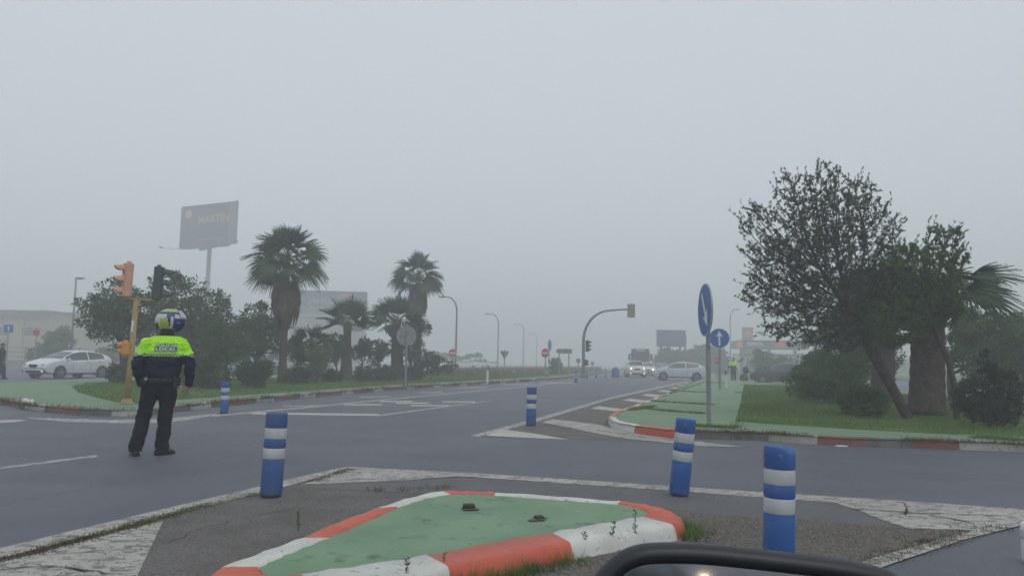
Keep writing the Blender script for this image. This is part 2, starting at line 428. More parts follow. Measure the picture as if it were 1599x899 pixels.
# left verge (A)
KA = [(-260, 600), (-120, 620), (0, 631), (45, 640), (120, 648), (200, 650), (250, 647), (275, 643), (330, 636), (400, 629), (470, 622), (600, 610), (700, 603.5), (800, 597.5), (870, 592.5), (905, 589), (930, 584.5), (975, 577.5)]
KAg = gp(KA)
FARA = gp([(965, 575.2), (900, 576), (800, 578), (700, 581.5), (600, 583.5), (420, 588), (185, 592), (0, 603), (-100, 603), (-180, 601)])
sheet('pavement', KAg + FARA, .125, M_GREEN2)
def wear(pat):
    def f(L):
        k = L
        i = 0
        while True:
            wd, c = pat[i % len(pat)]
            if k < wd: return c
            k -= wd; i += 1
    return f
kerb('kerb', KAg, 1, .135, .16, wear([(1.1, 0), (.5, 2), (1.2, 1), (.4, 2), (.9, 0), (.35, 2), (1.0, 1), (.6, 2)]), [M_WHITEO, M_REDO, M_CONC], step=.35, jit=.012)
sheet('grass_ground', gp([(112, 603), (122, 612), (150, 620), (184, 628), (220, 630), (250, 627), (276, 624), (420, 614), (600, 601.5), (760, 593), (840, 588.5), (905, 584), (958, 577), (900, 576.8), (800, 579), (700, 582.5), (600, 584.5), (420, 589), (200, 593.5), (135, 598)], .13), .131, M_SOIL)
# far-left pavement and yards
sheet('pavement', gp([(-700, 577), (-200, 578), (0, 576), (100, 575), (200, 576), (420, 577), (600, 575.5), (600, 571.5), (300, 566), (0, 561), (-700, 552)]), .12, M_PAVE)
kerb('kerb', gp([(-700, 577), (-200, 578), (0, 576), (100, 575), (200, 576), (420, 577), (600, 575.5)]), 1, .135, .2, lambda L: 0, [M_WHITEO], step=2)
# right island (B)
KB = [(1110, 588), (1085, 597.5), (1062, 608), (1040, 619.5), (1017, 629), (1000, 636), (965, 649), (952, 656), (949, 661), (954, 667), (965, 671), (990, 675.5), (1040, 682.5), (1060, 684), (1150, 686), (1200, 688), (1250, 692), (1330, 697), (1450, 700), (1599, 706), (1900, 718)]
KBg = gp(KB)
FARB = gp([(2100, 660), (1599, 630), (1500, 621), (1300, 607), (1235, 601.5), (1165, 596.5), (1130, 590)])
sheet('pavement', KBg + FARB, .125, M_GREEN2)
LB = [0]
PB = [Vector((*p, 0)) for p in KBg]
for i in range(len(PB) - 1): LB.append(LB[-1] + (PB[i + 1] - PB[i]).length)
def colB(L):
    a, b_ = LB[7], LB[12]
    if L < LB[3]: return 4
    if L < LB[6]: return 0 if int(L / 1.1) % 2 else 1
    if L < LB[8]: return 1
    if L < LB[11]: return 0
    if L < LB[13]: return 1
    if L < LB[15]: return 4
    k = L - LB[15]
    return (2, 3, 4, 3, 2, 2, 3)[int(k / .7) % 7] if k < 4.2 else (2, 3, 2, 2, 3)[int((k - 4.2) / 1.1) % 5]
kerb('kerb', KBg, 1, .14, .15, colB, [M_WHITEK, M_RED, M_WHITEO, M_REDO, M_CONC], step=.22, jit=.006, seed=4)
sheet('grass_ground', gp([(1162, 600), (1159, 615), (1156, 632), (1149, 657), (1200, 661), (1330, 669), (1470, 677), (1599, 681), (1850, 690), (2060, 655), (1599, 629), (1500, 620), (1300, 606.3), (1235, 601)], .13), .131, M_SOIL)
sheet('road_marking_kerb_band', gp([(1165, 598.6), (1235, 603), (1300, 608.5), (1300, 606.5), (1235, 601), (1165, 597)]), .135, M_PAVE)
# far right verge beyond the crossing road
sheet('grass_ground', gp([(1130, 584), (1240, 588), (1400, 594), (1600, 600), (2200, 612), (2200, 594), (1600, 584), (1200, 577), (1120, 576)]), .12, M_SOIL)

# --- painted teardrop island in front
HI = .105
OUT = [((344, 884), (403, 884), 0), ((410, 859), (455, 861), 0), ((468, 838), (512, 838), 1), ((530, 813), (570, 813), 1), ((583, 793), (622, 791), 0), ((640, 775), (665, 777), 0),
       ((688, 765.5), (702, 770.5), 1), ((730, 765.5), (735, 770), 1), ((775, 767), (772, 772), 0), ((870, 774), (868, 779), 0), ((970, 781), (965, 786), 1), ((1015, 787), (993, 791), 1), ((1045, 795.5), (1007, 796), 1),
       ((1061, 805), (1012, 799), 1), ((1064, 812), (1011, 803), 1), ((1051, 818), (1003, 806), 0), ((970, 831), (935, 817), 0), ((891, 845), (862, 830), 1), ((800, 864), (768, 847), 1),
       ((700, 884), (666, 866), 0), ((600, 905), (566, 881), 0), ((510, 921), (470, 896), 1), ((430, 925), (432, 901), 1), ((365, 910), (412, 897), 1), ((332, 897), (405, 891), 1)]
n = len(OUT); b = MB()
SUBN = 6
rows = []
for i in range(n):
    o0 = [G(*OUT[(i + k) % n][0], HI) for k in (-1, 0, 1, 2)]; i0 = [G(*OUT[(i + k) % n][1], HI) for k in (-1, 0, 1, 2)]
    for k in range(SUBN):
        t = k / SUBN
        f = lambda q: .5 * ((2 * q[1]) + (q[2] - q[0]) * t + (2 * q[0] - 5 * q[1] + 4 * q[2] - q[3]) * t * t + (3 * q[1] - q[0] - 3 * q[2] + q[3]) * t ** 3)
        a, c = o0[1].lerp(o0[2], t) * .4 + f(o0) * .6, i0[1].lerp(i0[2], t) * .4 + f(i0) * .6
        ii = (c - a); ii.z = 0; ii.normalize()
        wob = Vector((0, 0, .004 * math.sin(i * 2.1 + k)))
        outw = -ii
        prof = [Vector((a.x, a.y, -.01)) + outw * .045, Vector((a.x, a.y, .05)) + outw * .028, Vector((a.x, a.y, HI - .022)) + outw * .012, Vector((a.x, a.y, HI - .005)) + ii * .006, Vector((a.x, a.y, HI)) + ii * .03, Vector((c.x, c.y, HI)) + ii * (.012 * math.sin(7.3 * i + 2.2 * k)), Vector((c.x, c.y, HI - .03)) + ii * .012]
        rows.append(([p + wob for p in prof], OUT[i][2]))
N = len(rows)
for i in range(N):
    A, B_ = rows[i][0], rows[(i + 1) % N][0]
    for k in range(6):
        b.add([A[k], B_[k], B_[k + 1], A[k + 1]], [(0, 1, 2, 3)], rows[i][1])
ik = b.build('island_kerb', [M_WHITEK, M_RED], smooth=True, weld=True); tag(ik, kind='structure')
bm = bmesh.new(); bm.from_mesh(ik.data); bmesh.ops.recalc_face_normals(bm, faces=bm.faces); bm.to_mesh(ik.data); bm.free()
sheet('island_pavement', [(r[0][5].x, r[0][5].y) for r in rows], HI - .006, M_GREEN)
ISL_OUT = [Vector((r[0][0].x, r[0][0].y, 0)) for r in rows]

# --- haze
hz = MB(); hz.box((0, 560, 16.5), (1790, 1270, 36.0))
m = bpy.data.materials.new('haze'); m.use_nodes = True; m.node_tree.nodes.clear()
vo = m.node_tree.nodes.new('ShaderNodeVolumePrincipled'); oo = m.node_tree.nodes.new('ShaderNodeOutputMaterial')
vo.inputs['Color'].default_value = (.965, .98, 1.0, 1); vo.inputs['Density'].default_value = .0060; vo.inputs['Anisotropy'].default_value = 0.0
m.node_tree.links.new(vo.outputs[0], oo.inputs['Volume'])
ho = hz.build('haze', m); tag(ho, kind='stuff', label='pale grey morning fog filling the air over the whole crossing', cat='fog')
# ================================================================ street furniture
M_BLUE = nz(nz(mat('blue_bollard_plastic', (.022, .098, .33), .5, spec=.45), 4, 6, c2=(.05, .12, .30), lo=.42, hi=.68), 22, 7, c2=(.16, .18, .22), lo=.60, hi=.68, fac=.6, bump=.15)
M_BLUED = nz(nz(mat('dusty_blue_plastic', (.035, .095, .27), .6), 3, 6, c2=(.10, .13, .2), lo=.45, hi=.75, fac=.8), 30, 6, c2=(.16, .15, .15), lo=.6, hi=.75, fac=.6, bump=.15)
M_REFL = nz(nz(mat('reflective_band', (.50, .52, .53), .35), 6, 5, c2=(.42, .43, .43), lo=.4, hi=.7), 40, 5, c2=(.2, .19, .18), lo=.65, hi=.72, fac=.6)
M_GALV = nz(mat('galvanised_steel', (.30, .32, .33), .5, .6), 6, 5, c2=(.20, .215, .22), lo=.4, hi=.65)
M_GREYP = nz(mat('grey_painted_steel', (.16, .17, .175), .55, .2), 5, 4, c2=(.11, .115, .12))
M_BLACK = mat('black_plastic', (.012, .012, .013), .5)
M_WHITE = nz(mat('white_plastic', (.66, .67, .66), .5), 6, 5, c2=(.5, .5, .47), lo=.45, hi=.75)
M_SBLUE = nz(mat('sign_blue', (.022, .095, .38), .4), 4, 4, c2=(.022, .09, .30), lo=.4, hi=.7)
M_SWHITE = mat('sign_white', (.62, .64, .64), .4)
M_SRED = nz(mat('sign_red', (.48, .025, .03), .45), 5, 4, c2=(.40, .04, .04))
M_OCHRE = nz(nz(mat('ochre_painted_post', (.36, .25, .09), .6), 4, 6, c2=(.26, .19, .09), lo=.4, hi=.65), 14, 6, c2=(.42, .35, .25), lo=.58, hi=.68, fac=.8)
M_SALMON = nz(mat('faded_orange_plastic', (.62, .33, .21), .55), 5, 5, c2=(.52, .29, .19))
M_DKGREEN = nz(mat('dark_green_plastic', (.028, .05, .045), .5), 5, 5, c2=(.04, .06, .055))
M_ORANGE = mat('orange_plastic', (.62, .26, .05), .45)
M_LENS = mat('dark_signal_lens', (.02, .02, .02), .25)

def bollard_parts(root, dusty=False, seg=24, cut=0.0, band_m=None):
    h, r = .75, .098
    bands = [(.335, .43), (.515, .61)]
    b = MB()
    bm_ = M_BLUED if dusty else M_BLUE
    prof = [(.088, .0), (r, .03), (r, .20), (r * 1.0, .325), (r * .965, .332), (r * .965, .433), (r, .44), (r, .505), (r * .965, .512), (r * .965, .613), (r, .62), (r, .72), (r * .985, .74), (r * .93, .75), (r * .6, .752), (0, .748)]
    b.lathe(prof, seg, 0)
    b.build('body', bm_, root, smooth='auto' if False else True)
    for a, c in bands:
        k = MB(); k.lathe([(r * .966, a), (r * .985, a + .004), (r * .985, c - .004), (r * .966, c)], seg); o = k.build('reflective_band', M_REFL, root, smooth=True)
    return root
BG = 'blue plastic bollards along the kerbs'
def place_bollard(px, py, label, tilt=(0, 0), dusty=False, z=0.0, sc=1.0, seg=24, topy=None):
    p = G(px, py, z)
    r = thing('bollard', label, 'bollard', p, rnd.uniform(0, 6), BG, sc=sc)
    r.rotation_mode = 'XYZ'
    r.rotation_euler = (math.radians(tilt[1]), math.radians(tilt[0]), 0)
    bollard_parts(r, dusty, seg); return r
place_bollard(423, 774, 'blue bollard with a dusty scuffed foot standing left of the red and white teardrop island', (1.2, -2), True, .008, sc=.96)
place_bollard(1060, 772, 'blue bollard leaning to the right just beyond the tip of the teardrop island', (5.5, 2), False, .012, sc=.935)
r = place_bollard(1216, 884, 'nearest and largest blue bollard, with a dented top, right behind the car wing mirror', (1.5, 0), False, .004, sc=.95, seg=48)
# dented top of the near bollard
me = r.children[0].data
for v in me.vertices:
    if v.co.z > .7:
        k = max(0, math.cos(math.atan2(v.co.y, v.co.x) + 1.0)) ** 6
        v.co.z -= k * .028 * min(1, (math.hypot(v.co.x, v.co.y) / .05)); 
        v.co.x *= 1 - .05 * k; v.co.y *= 1 - .10 * k
        v.co.z += .008 * v.co.x / .1 * -1
place_bollard(829, 664, 'blue bollard at the sharp tip of the hatched paint, in the middle of the crossing', (.8, 0), True, .004, sc=.97)
place_bollard(350, 645, 'blue bollard standing on the left kerb between the officer and the palms', (-.3, 0), False, .0, sc=.9)
for (px, py, lb, sc) in ((899, 597.5, 'small distant blue bollard left of the curved traffic light mast, nearest of that far row', .95), (916.5, 591, 'tiny distant blue bollard just right of the foot of the curved mast', .9),
                         (931, 590, 'tiny faded bollard halfway between the curved mast and the blue container', .9), (945.5, 589.5, 'tiny distant bollard next to the blue container', .95), (1087, 594, 'distant blue bollard standing in front of the rear wheel of the silver hatchback', 1.05),
                         (802, 588, 'tiny faded bollard in the tall grass right of the white marker post', .9), (854, 589, 'tiny faded bollard at the foot of the right hand no entry sign', .9)):
    p = G(px, py, 0.0 if px > 890 else .125)
    r = thing('bollard', lb, 'bollard', p, 0, BG, sc=sc); bollard_parts(r, px in (802, 854, 931), 12)

# ---- marker posts
def marker(px, py, label, h=1.0, face=0.0):
    p = G(px, py, .125)
    t = thing('marker_post', label, 'marker post', p, face, 'white roadside marker posts')
    b = MB(); poly = [(-.06, -.02), (-.03, -.055), (.03, -.055), (.06, -.02), (.05, .05), (-.05, .05)]
    b.prism(poly, 0, h - .3); b.build('post', M_WHITE, t)
    b = MB(); b.prism([(x * 1.03, y * 1.03) for x, y in poly], h - .3, h - .1); b.build('black_band', M_BLACK, t)
    b = MB(); b.box((0, -.061, h - .2), (.045, .008, .15), 0, bev=.003); b.build('reflector', M_REFL, t)
    b = MB(); b.prism(poly, h - .1, h - .01); b.prism([(x * .8, y * .8) for x, y in poly], h - .01, h + .01); b.build('cap', M_WHITE, t)
marker(761, 598.5, 'white marker post with black band in the grass of the left verge', .98)
marker(1134, 606.5, 'white marker post with black band beside the straight ahead arrow sign', .98)

# ---- round, square and other signs
def arrow_poly(L, hw, sw):
    """arrow pointing to +y, centred"""
    a = L / 2; hd = L * .36
    return [(-sw, -a), (sw, -a), (sw, a - hd), (hw, a - hd * 1.12), (0, a), (-hw, a - hd * 1.12), (-sw, a - hd)]
def disc(n=40, r=.5): return [(r * math.cos(2 * PI * k / n), r * math.sin(2 * PI * k / n)) for k in range(n)]
def sign(base, label, cat, yaw, zc, dia, kind, pole_top=None, pole_r=.032, group=None, offs=.05, name='road_sign', postmat=None, lean=0):
    """yaw: direction (world angle of the face normal)"""
    t = thing(name, label, cat, base, yaw + PI / 2, group)     # local -y faces along yaw
    t.rotation_euler[1] = lean
    zb = base.z; zc = zc - zb; pt = (pole_top or (zc + dia / 2 + zb)) - zb
    b = MB(); b.tube([(0, 0, -.02), (0, 0, pt)], pole_r, 12); b.tube([(0, 0, pt), (0, 0, pt + .02)], pole_r * 1.15, 12)
    b.build('post', postmat or M_GALV, t, smooth=False)
    R = Matrix(((1, 0, 0), (0, 0, -1), (0, 1, 0)))                # local xy -> xz, z -> -y
    def T(d): return Matrix.Translation((0, -offs, zc)) @ R.to_4x4() @ Matrix.Translation((0, 0, d))
    b = MB()
    if kind in ('right_down', 'up', 'noentry', 'plain', 'back'):
        shp = disc(44, dia / 2); inner = disc(44, dia / 2 - .02)
    elif kind == 'square': h = dia / 2; shp = [(-h, -h), (h, -h), (h, h), (-h, h)]; inner = [(x * .95, y * .95) for x, y in shp]
    elif kind == 'octagon': shp = [(dia / 2 * math.cos(PI / 8 + k * PI / 4), dia / 2 * math.sin(PI / 8 + k * PI / 4)) for k in range(8)]; inner = [(x * .93, y * .93) for x, y in shp]
    elif kind == 'triangle': h = dia / 2; shp = [(-h, h * .8), (0, -h * .95), (h, h * .8)]; inner = [(x * .8, y * .8 + .02) for x, y in shp]
    b.prism(shp, -.012, .008, 0, T(0), side=0); b.build('sign_back', M_GALV if kind != 'triangle' else M_GREYP, t)
    col = {'right_down': M_SBLUE, 'up': M_SBLUE, 'square': M_SBLUE, 'noentry': M_SRED, 'octagon': M_SRED, 'plain': M_SRED, 'back': M_SBLUE, 'triangle': M_SWHITE}[kind]
    rim = MB(); rim.prism(shp, .0082, .011, 0, T(0)); rim.build('sign_rim', M_SWHITE if kind != 'triangle' else M_SRED, t)
    f = MB(); f.prism(inner, .0112, .0135, 0, T(0)); fo = f.build('sign_face', col, t)
    if kind in ('right_down', 'up', 'square'):
        a = MB(); ap = arrow_poly(dia * .74, dia * .17, dia * .045)
        rot = Matrix.Rotation(math.radians(-148 if kind == 'right_down' else 0), 4, 'Z')
        a.prism(ap, .0137, .0155, 0, T(0) @ rot); a.build('arrow', M_SWHITE, t)
    if kind == 'noentry':
        a = MB(); w_, h_ = dia * .36, dia * .085; a.prism([(-w_, -h_), (w_, -h_), (w_, h_), (-w_, h_)], .0137, .0155, 0, T(0)); a.build('bar', M_SWHITE, t)
    if kind == 'octagon':
        text_mesh('STOP', dia * .3, 'lettering', M_SWHITE, t, T(.0145), .001, .004)
    for dz in (-dia * .22, dia * .22):
        c = MB()
        c.box((0, -offs / 2 + .004, zc + dz), (dia * .3 if kind != 'square' else dia * .4, offs - .02, .035))
        c.box((0, pole_r * .8, zc + dz), (pole_r * 2.6, pole_r * 1.2, .035))
        c.build('bracket', M_GALV, t)
    return t
def toward(p):   # angle from p to the camera
    return math.atan2(-p.y, -p.x)
# keep-right sign seen nearly edge on, nearest sign
p = G(1107, 663.5, .125)
sign(p, 'tall blue keep right arrow sign seen almost edge on, nearest sign on the right island', 'road sign', toward(p) - math.radians(75), HT(p, 484), .99, 'right_down', pole_top=HT(p, 450), pole_r=.04, group='blue arrow signs on the right island')
p = G(1124, 607, .125)
sign(p, 'round blue sign with a white straight ahead arrow on the right island', 'road sign', toward(p) + .05, HT(p, 528), 31 / S(p.y), 'up', pole_top=HT(p, 516), pole_r=.06, group='blue arrow signs on the right island')
p = G(633, 603.5, .13)
sign(p, 'round traffic sign seen from its dark grey back among the palms', 'road sign', toward(p) + PI + .25, HT(p, 524), 32 / S(p.y), 'back', pole_top=HT(p, 507), pole_r=.05)
p = G(706, 585, .13)
sign(p, 'red no entry sign beside the tall lamp post on the left verge', 'road sign', toward(p) + .1, HT(p, 551), 13 / S(p.y), 'noentry', pole_r=.05, group='red no entry signs on the left verge')
p = G(851.5, 588, .13)
sign(p, 'red no entry sign left of the direction arrow board', 'road sign', toward(p) - .55, HT(p, 551), 14.5 / S(p.y), 'noentry', pole_r=.05, group='red no entry signs on the left verge')
p = G(857, 585, .13)
sign(p, 'dark road sign seen edge on, right behind the right hand no entry sign', 'road sign', toward(p) + 1.25, HT(p, 539), 18 / S(p.y), 'back', pole_r=.05)
p = G(787.5, 584, .13)
sign(p, 'inverted triangle give way sign seen from its grey back in the tall grass', 'road sign', toward(p) + PI + .2, HT(p, 554), 15 / S(p.y), 'triangle', pole_r=.05)
p = G(1120, 592, 0.13)
sign(p, 'small reddish stop sign half hidden behind the post of the straight ahead arrow sign', 'road sign', toward(p) - .3, HT(p, 563), 12.5 / S(p.y), 'octagon', pole_r=.05)
p = G(9, 575.5, .12)
p = G(8, 580, .0)
sign(p, 'square blue sign with a white arrow at the far left edge', 'road sign', toward(p) + .1, HT(p, 513), 13 / S(p.y), 'square', pole_r=.05)
p = G(53, 577, .12)
sign(p, 'round dull red sign on a thin post behind the left white hatchback', 'road sign', toward(p) - .45, HT(p, 519), 11.5 / S(p.y), 'plain', pole_r=.05)

# direction board on two posts (seen from behind, arrow shaped to the left)
p = G(880, 585.5, .13); k = 1 / S(p.y)
t = thing('direction_sign', 'dark direction board shaped like an arrow pointing left on two posts', 'road sign', p, toward(p) + PI / 2)
zc = HT(p, 548) - p.z
b = MB(); R4 = Matrix.Translation((0, 0, zc)) @ Matrix(((1, 0, 0, 0), (0, 0, -1, 0), (0, 1, 0, 0), (0, 0, 0, 1)))
w2, h2 = 12.5 * k, 3.6 * k
b.prism([(-w2, 0), (-w2 + 3 * k, -h2), (w2, -h2), (w2, h2), (-w2 + 3 * k, h2)], -.03, .03, 0, R4); b.build('arrow_board', M_GREYP, t)
b = MB()
b.prism([(-w2 + 1.5 * k, h2 * .45), (w2 - k, h2 * .45), (w2 - k, h2 * .62), (-w2 + 2 * k, h2 * .62)], .031, .036, 0, R4); b.prism([(-w2 + 1.5 * k, -h2 * .62), (w2 - k, -h2 * .62), (w2 - k, -h2 * .45), (-w2 + 2 * k, -h2 * .45)], .031, .036, 0, R4)
b.build('rail', M_GALV, t)
for sx in (-7 * k, 8 * k):
    b = MB(); b.tube([(sx, .07, 0), (sx, .07, zc + h2 * .9)], .055, 8); b.build('post', M_GALV, t)
# small square sign near the curved mast
p = G(903, 585, .13)
sign(p, 'small grey plate on a post just left of the curved traffic light mast', 'road sign', toward(p) + PI, HT(p, 563), 6.5 / S(p.y), 'square', pole_r=.045)
p = G(925, 583, .13)
sign(p, 'tiny blue square sign fading into the fog right of the curved mast', 'road sign', toward(p) + .2, HT(p, 567), 5 / S(p.y), 'square', pole_r=.045)

# ---- traffic signal heads
def signal_head(t, c, yaw, body, h=.86, wd=.27, dp=.2, name='signal_head', lamps=3, hood=None, lit=None, board=None):
    """c: centre (local), yaw: facing angle in local frame"""
    R = Matrix.Rotation(yaw + PI / 2, 3, 'Z')
    c = Vector(c); b = MB()
    cell = h / lamps
    b.box(c, (wd, dp, h), 0, bev=.02, R=R)
    for i in range(lamps):
        z = h / 2 - cell * (i + .5)
        b.box(c + R @ Vector((0, -dp / 2 - .006, z)), (wd * .93, .016, cell * .94), 0, bev=.005, R=R)
    b.build(name, body, t); head = COL.objects[-1] if False else bpy.data.objects[[o.name for o in t.children][-1]]
    return R, c, cell, dp, wd
def full_head(t, c, yaw, body, hoodm, h=.86, wd=.27, dp=.2, lamps=3, hl=.2):
    R = Matrix.Rotation(yaw + PI / 2, 3, 'Z'); c = Vector(c); cell = h / lamps
    b = MB(); b.box(c, (wd, dp, h), 0, bev=.022, R=R)
    for i in range(lamps):
        z = h / 2 - cell * (i + .5)
        b.box(c + R @ Vector((0, -dp / 2 - .008, z)), (wd * .94, .02, cell * .95), 0, bev=.006, R=R)
    for z in (h / 2 + .02, -h / 2 - .02): b.box(c + R @ Vector((0, 0, z)), (.08, .08, .05), 0, R=R)
    head = b.build('signal_head', body, t)
    rr = min(cell, wd) * .42
    for i in range(lamps):
        z = h / 2 - cell * (i + .5)
        L = MB(); pr = [(0, .02), (rr * .6, .012), (rr * .95, 0)]
        Mx = R @ Matrix(((1, 0, 0), (0, 0, -1), (0, 1, 0)))
        L.lathe(pr[::-1], 16, 0, c=c + R @ Vector((0, -dp / 2 - .02, z)), M=Mx)
        L.build('lens', M_LENS, head, smooth=True)
        # visor: open tube with a sloping end, thicker above
        V_ = MB(); n = 14; vs = []; th = .006
        for k in range(n + 1):
            a = -.35 + (PI + .7) * k / n
            ln = hl * (.62 + .38 * max(0, math.sin(a)) ** .6) if math.sin(a) > 0 else hl * (.62 + .9 * math.sin(a))
            for (rad, y) in ((rr * 1.02, 0), (rr * 1.02, ln), (rr * 1.02 - th, ln), (rr * 1.02 - th, 0)):
                vs.append(c + R @ Vector((rad * math.cos(a), -dp / 2 - .018 - y, z + rad * math.sin(a) - .1 * y * 0 - .18 * y)))
        fs = []
        for k in range(n):
            for j in range(4): fs.append((k * 4 + j, k * 4 + (j + 1) % 4, k * 4 + 4 + (j + 1) % 4, k * 4 + 4 + j))
        fs += [(0, 1, 2, 3), tuple(n * 4 + j for j in (3, 2, 1, 0))]
        V_.add(vs, fs); V_.build('visor', hoodm, head, smooth=False)
    return head
# near signal on the left verge: ochre post, salmon head facing left, dark head facing right
p = G(198, 630, .13); s_ = S(p.y)
zt = HT(p, 468, 213)
t = thing('traffic_light', 'ochre traffic light post with a faded orange head and a dark green head', 'traffic light', p, 0)
t.rotation_euler = (0, math.radians(1.6), 0)
cdir = math.atan2(p.y, p.x)
rt = Vector((math.sin(cdir), -math.cos(cdir), 0))       # picture right
b = MB(); H_ = zt - p.z
b.tube([(0, 0, 0), (0, 0, .02)], .17, 16); b.tube([(0, 0, .02), (0, 0, .12)], [.13, .085], 16)
b.build('base_plate', M_OCHRE, t)
b = MB(); b.tube([(0, 0, .1), (0, 0, .9), (0, 0, H_)], [.075, .065, .06], 14); b.build('post', M_OCHRE, t, smooth=True)
b = MB(); b.box(rt * .10 + Vector((0, 0, H_ + .02)), (.80, .09, .05), 0, rz=math.atan2(rt.y, rt.x), bev=.01); b.build('crossbar', M_OCHRE, t)
ry_ = math.atan2(rt.y, rt.x)
full_head(t, rt * -.215 + Vector((0, 0, H_ + .44)), ry_ + PI + .22, M_SALMON, M_SALMON, .78, .23, .18, hl=.20)
full_head(t, rt * .42 + Vector((0, 0, H_ + .42)), ry_ - .12, M_DKGREEN, M_DKGREEN, .78, .23, .19, hl=.24)
full_head(t, rt * -.14 + Vector((0, 0, HT(p, 544) - p.z)), ry_ + PI + .3, M_ORANGE, M_ORANGE, .30, .2, .16, lamps=2, hl=.1)
b = MB(); bz = HT(p, 509) - p.z
b.box(Vector((0, -.067, bz)), (.05, .012, .26), 0); b.build('sticker', M_WHITE, t)

# curved mast over the road
p = G(911, 590, .13); k = 1 / S(p.y)
t = thing('traffic_light', 'tall curved grey mast reaching over the road with a signal head at its end', 'traffic light', p, 0)
zt = HT(p, 483, 985) - p.z; hx = 74 * k
pts = [(0, 0, 0), (0, 0, zt * .3), (0, 0, zt * .57), (.06 * hx, 0, zt * .74), (.19 * hx, 0, zt * .87), (.38 * hx, 0, zt * .955), (.62 * hx, 0, zt * .985), (.93 * hx, 0, zt * 1.0)]
b = MB(); P = catmull(pts, 6); b.tube(P, [.13 - .07 * i / len(P) for i in range(len(P))], 10); b.build('mast', M_GREYP, t, smooth=True)
b = MB(); b.tube([(0, 0, 0), (0, 0, .04)], .28, 8); b.build('base_plate', M_GREYP, t)
M_HEADB = nz(mat('weathered_signal_box', (.23, .22, .16), .6), 4, 4, c2=(.17, .165, .12))
full_head(t, (hx, -.0, zt - .1), PI / 2, M_HEADB, M_BLACK, 1.0, .56, .25, hl=.2)
full_head(t, (.27, -.05, HT(p, 540) - p.z), -.4, M_BLACK, M_BLACK, .82, .28, .2, hl=.2)
full_head(t, (.2, -.05, HT(p, 566) - p.z), -.4, M_BLACK, M_BLACK, .4, .2, .16, lamps=2, hl=.1)

# ---- lamp posts
M_LAMP = nz(mat('lamp_post_steel', (.17, .175, .18), .5, .4), 3, 3, c2=(.13, .135, .14))
def lamp_post(base, topz, label, side=-1, reach=1.6, straight=False, yaw=0.0):
    t = thing('street_lamp', label, 'street lamp', base, yaw, 'street lamps along the road'); H = topz - base.z
    b = MB()
    if straight: pts = [(0, 0, 0), (0, 0, H * .5), (0, 0, H)]
    else: pts = catmull([(0, 0, 0), (0, 0, H * .4), (0, 0, H * .8), (side * .10 * reach, 0, H * .9), (side * .4 * reach, 0, H * .975), (side * .75 * reach, 0, H * .995), (side * reach, 0, H)], 5)
    b.tube(pts, [.10 - .06 * i / len(pts) for i in range(len(pts))], 8); b.build('post', M_LAMP, t, smooth=True)
    b = MB(); b.box((0, 0, .25), (.24, .24, .5), 0, bev=.02); b.build('base', M_LAMP, t)
    b = MB(); x = side * (reach + .3) if not straight else side * .32
    b.box((x, 0, H), (.7, .26, .1), 0, bev=.03); hd = b.build('lamp_head', M_LAMP, t)
    b = MB(); b.ell((x, 0, H - .06), (.26, .1, .06), 10, 6); b.build('lamp_glass', M_REFL, hd, smooth=True)
p = G(711, 582, .13); lamp_post(p, HT(p, 463, 690), 'street lamp with an arched arm rising behind the left no entry sign', -1, 19 / S(p.y))
p = G(777, 577.5, .13); lamp_post(p, HT(p, 490, 765), 'paler street lamp with an arched arm above the give way sign', -1, 14 / S(p.y))
p = G(817, 574.8, .13); lamp_post(p, HT(p, 506, 808), 'faint street lamp dissolving in the fog right of the give way sign', -1, 10 / S(p.y))
p = G(838, 573.2, .13); lamp_post(p, HT(p, 520, 832), 'faintest street lamp of the row, just left of the far no entry sign', -1, 8 / S(p.y))
p = G(109, 575.5, .12); lamp_post(p, HT(p, 434, 113), 'straight dark lamp post standing behind the left white hatchback', 1, 0, straight=True)
p = G(1141, 582, .12); lamp_post(p, HT(p, 483, 1148), 'thin pale lamp post beside the fuel station totem', 1, 9 / S(p.y))

# blue container beside the road
p = G(961, 589, 0); k = 1 / S(p.y)
t = thing('container', 'blue round topped container at the far left roadside before the headlamps', 'container', p, 0)
b = MB(); r_ = 6.2 * k; hh = 16 * k
b.lathe([(r_ * .92, .02), (r_, .12), (r_, hh * .6), (r_ * .97, hh * .68), (r_ * .82, hh * .83), (r_ * .5, hh * .95), (0, hh)], 20); b.build('shell', M_BLUED, t, smooth=True)
b = MB(); b.lathe([(r_ * 1.03, hh * .56), (r_ * 1.03, hh * .62)], 20); b.build('rim', M_BLUE, t)
b = MB(); b.box((0, -r_ * .86, hh * .76), (r_ * .5, .1, hh * .1)); b.build('opening', M_BLACK, t)
# white column at the right edge of the view
p = G(1608, 878, .004)
t = thing('marker_post', 'pale rounded post cut off by the right edge beside the near lane', 'marker post', p, .2)
b = MB(); b.lathe([(.035, .0), (.042, .02), (.045, .19), (.043, .235), (.03, .25), (0, .253)], 20); b.build('post', M_WHITE, t, smooth=True)
b = MB(); b.lathe([(.0455, .15), (.0465, .16), (.0465, .20), (.0455, .21)], 20); b.build('reflective_band', M_REFL, t, smooth=True)
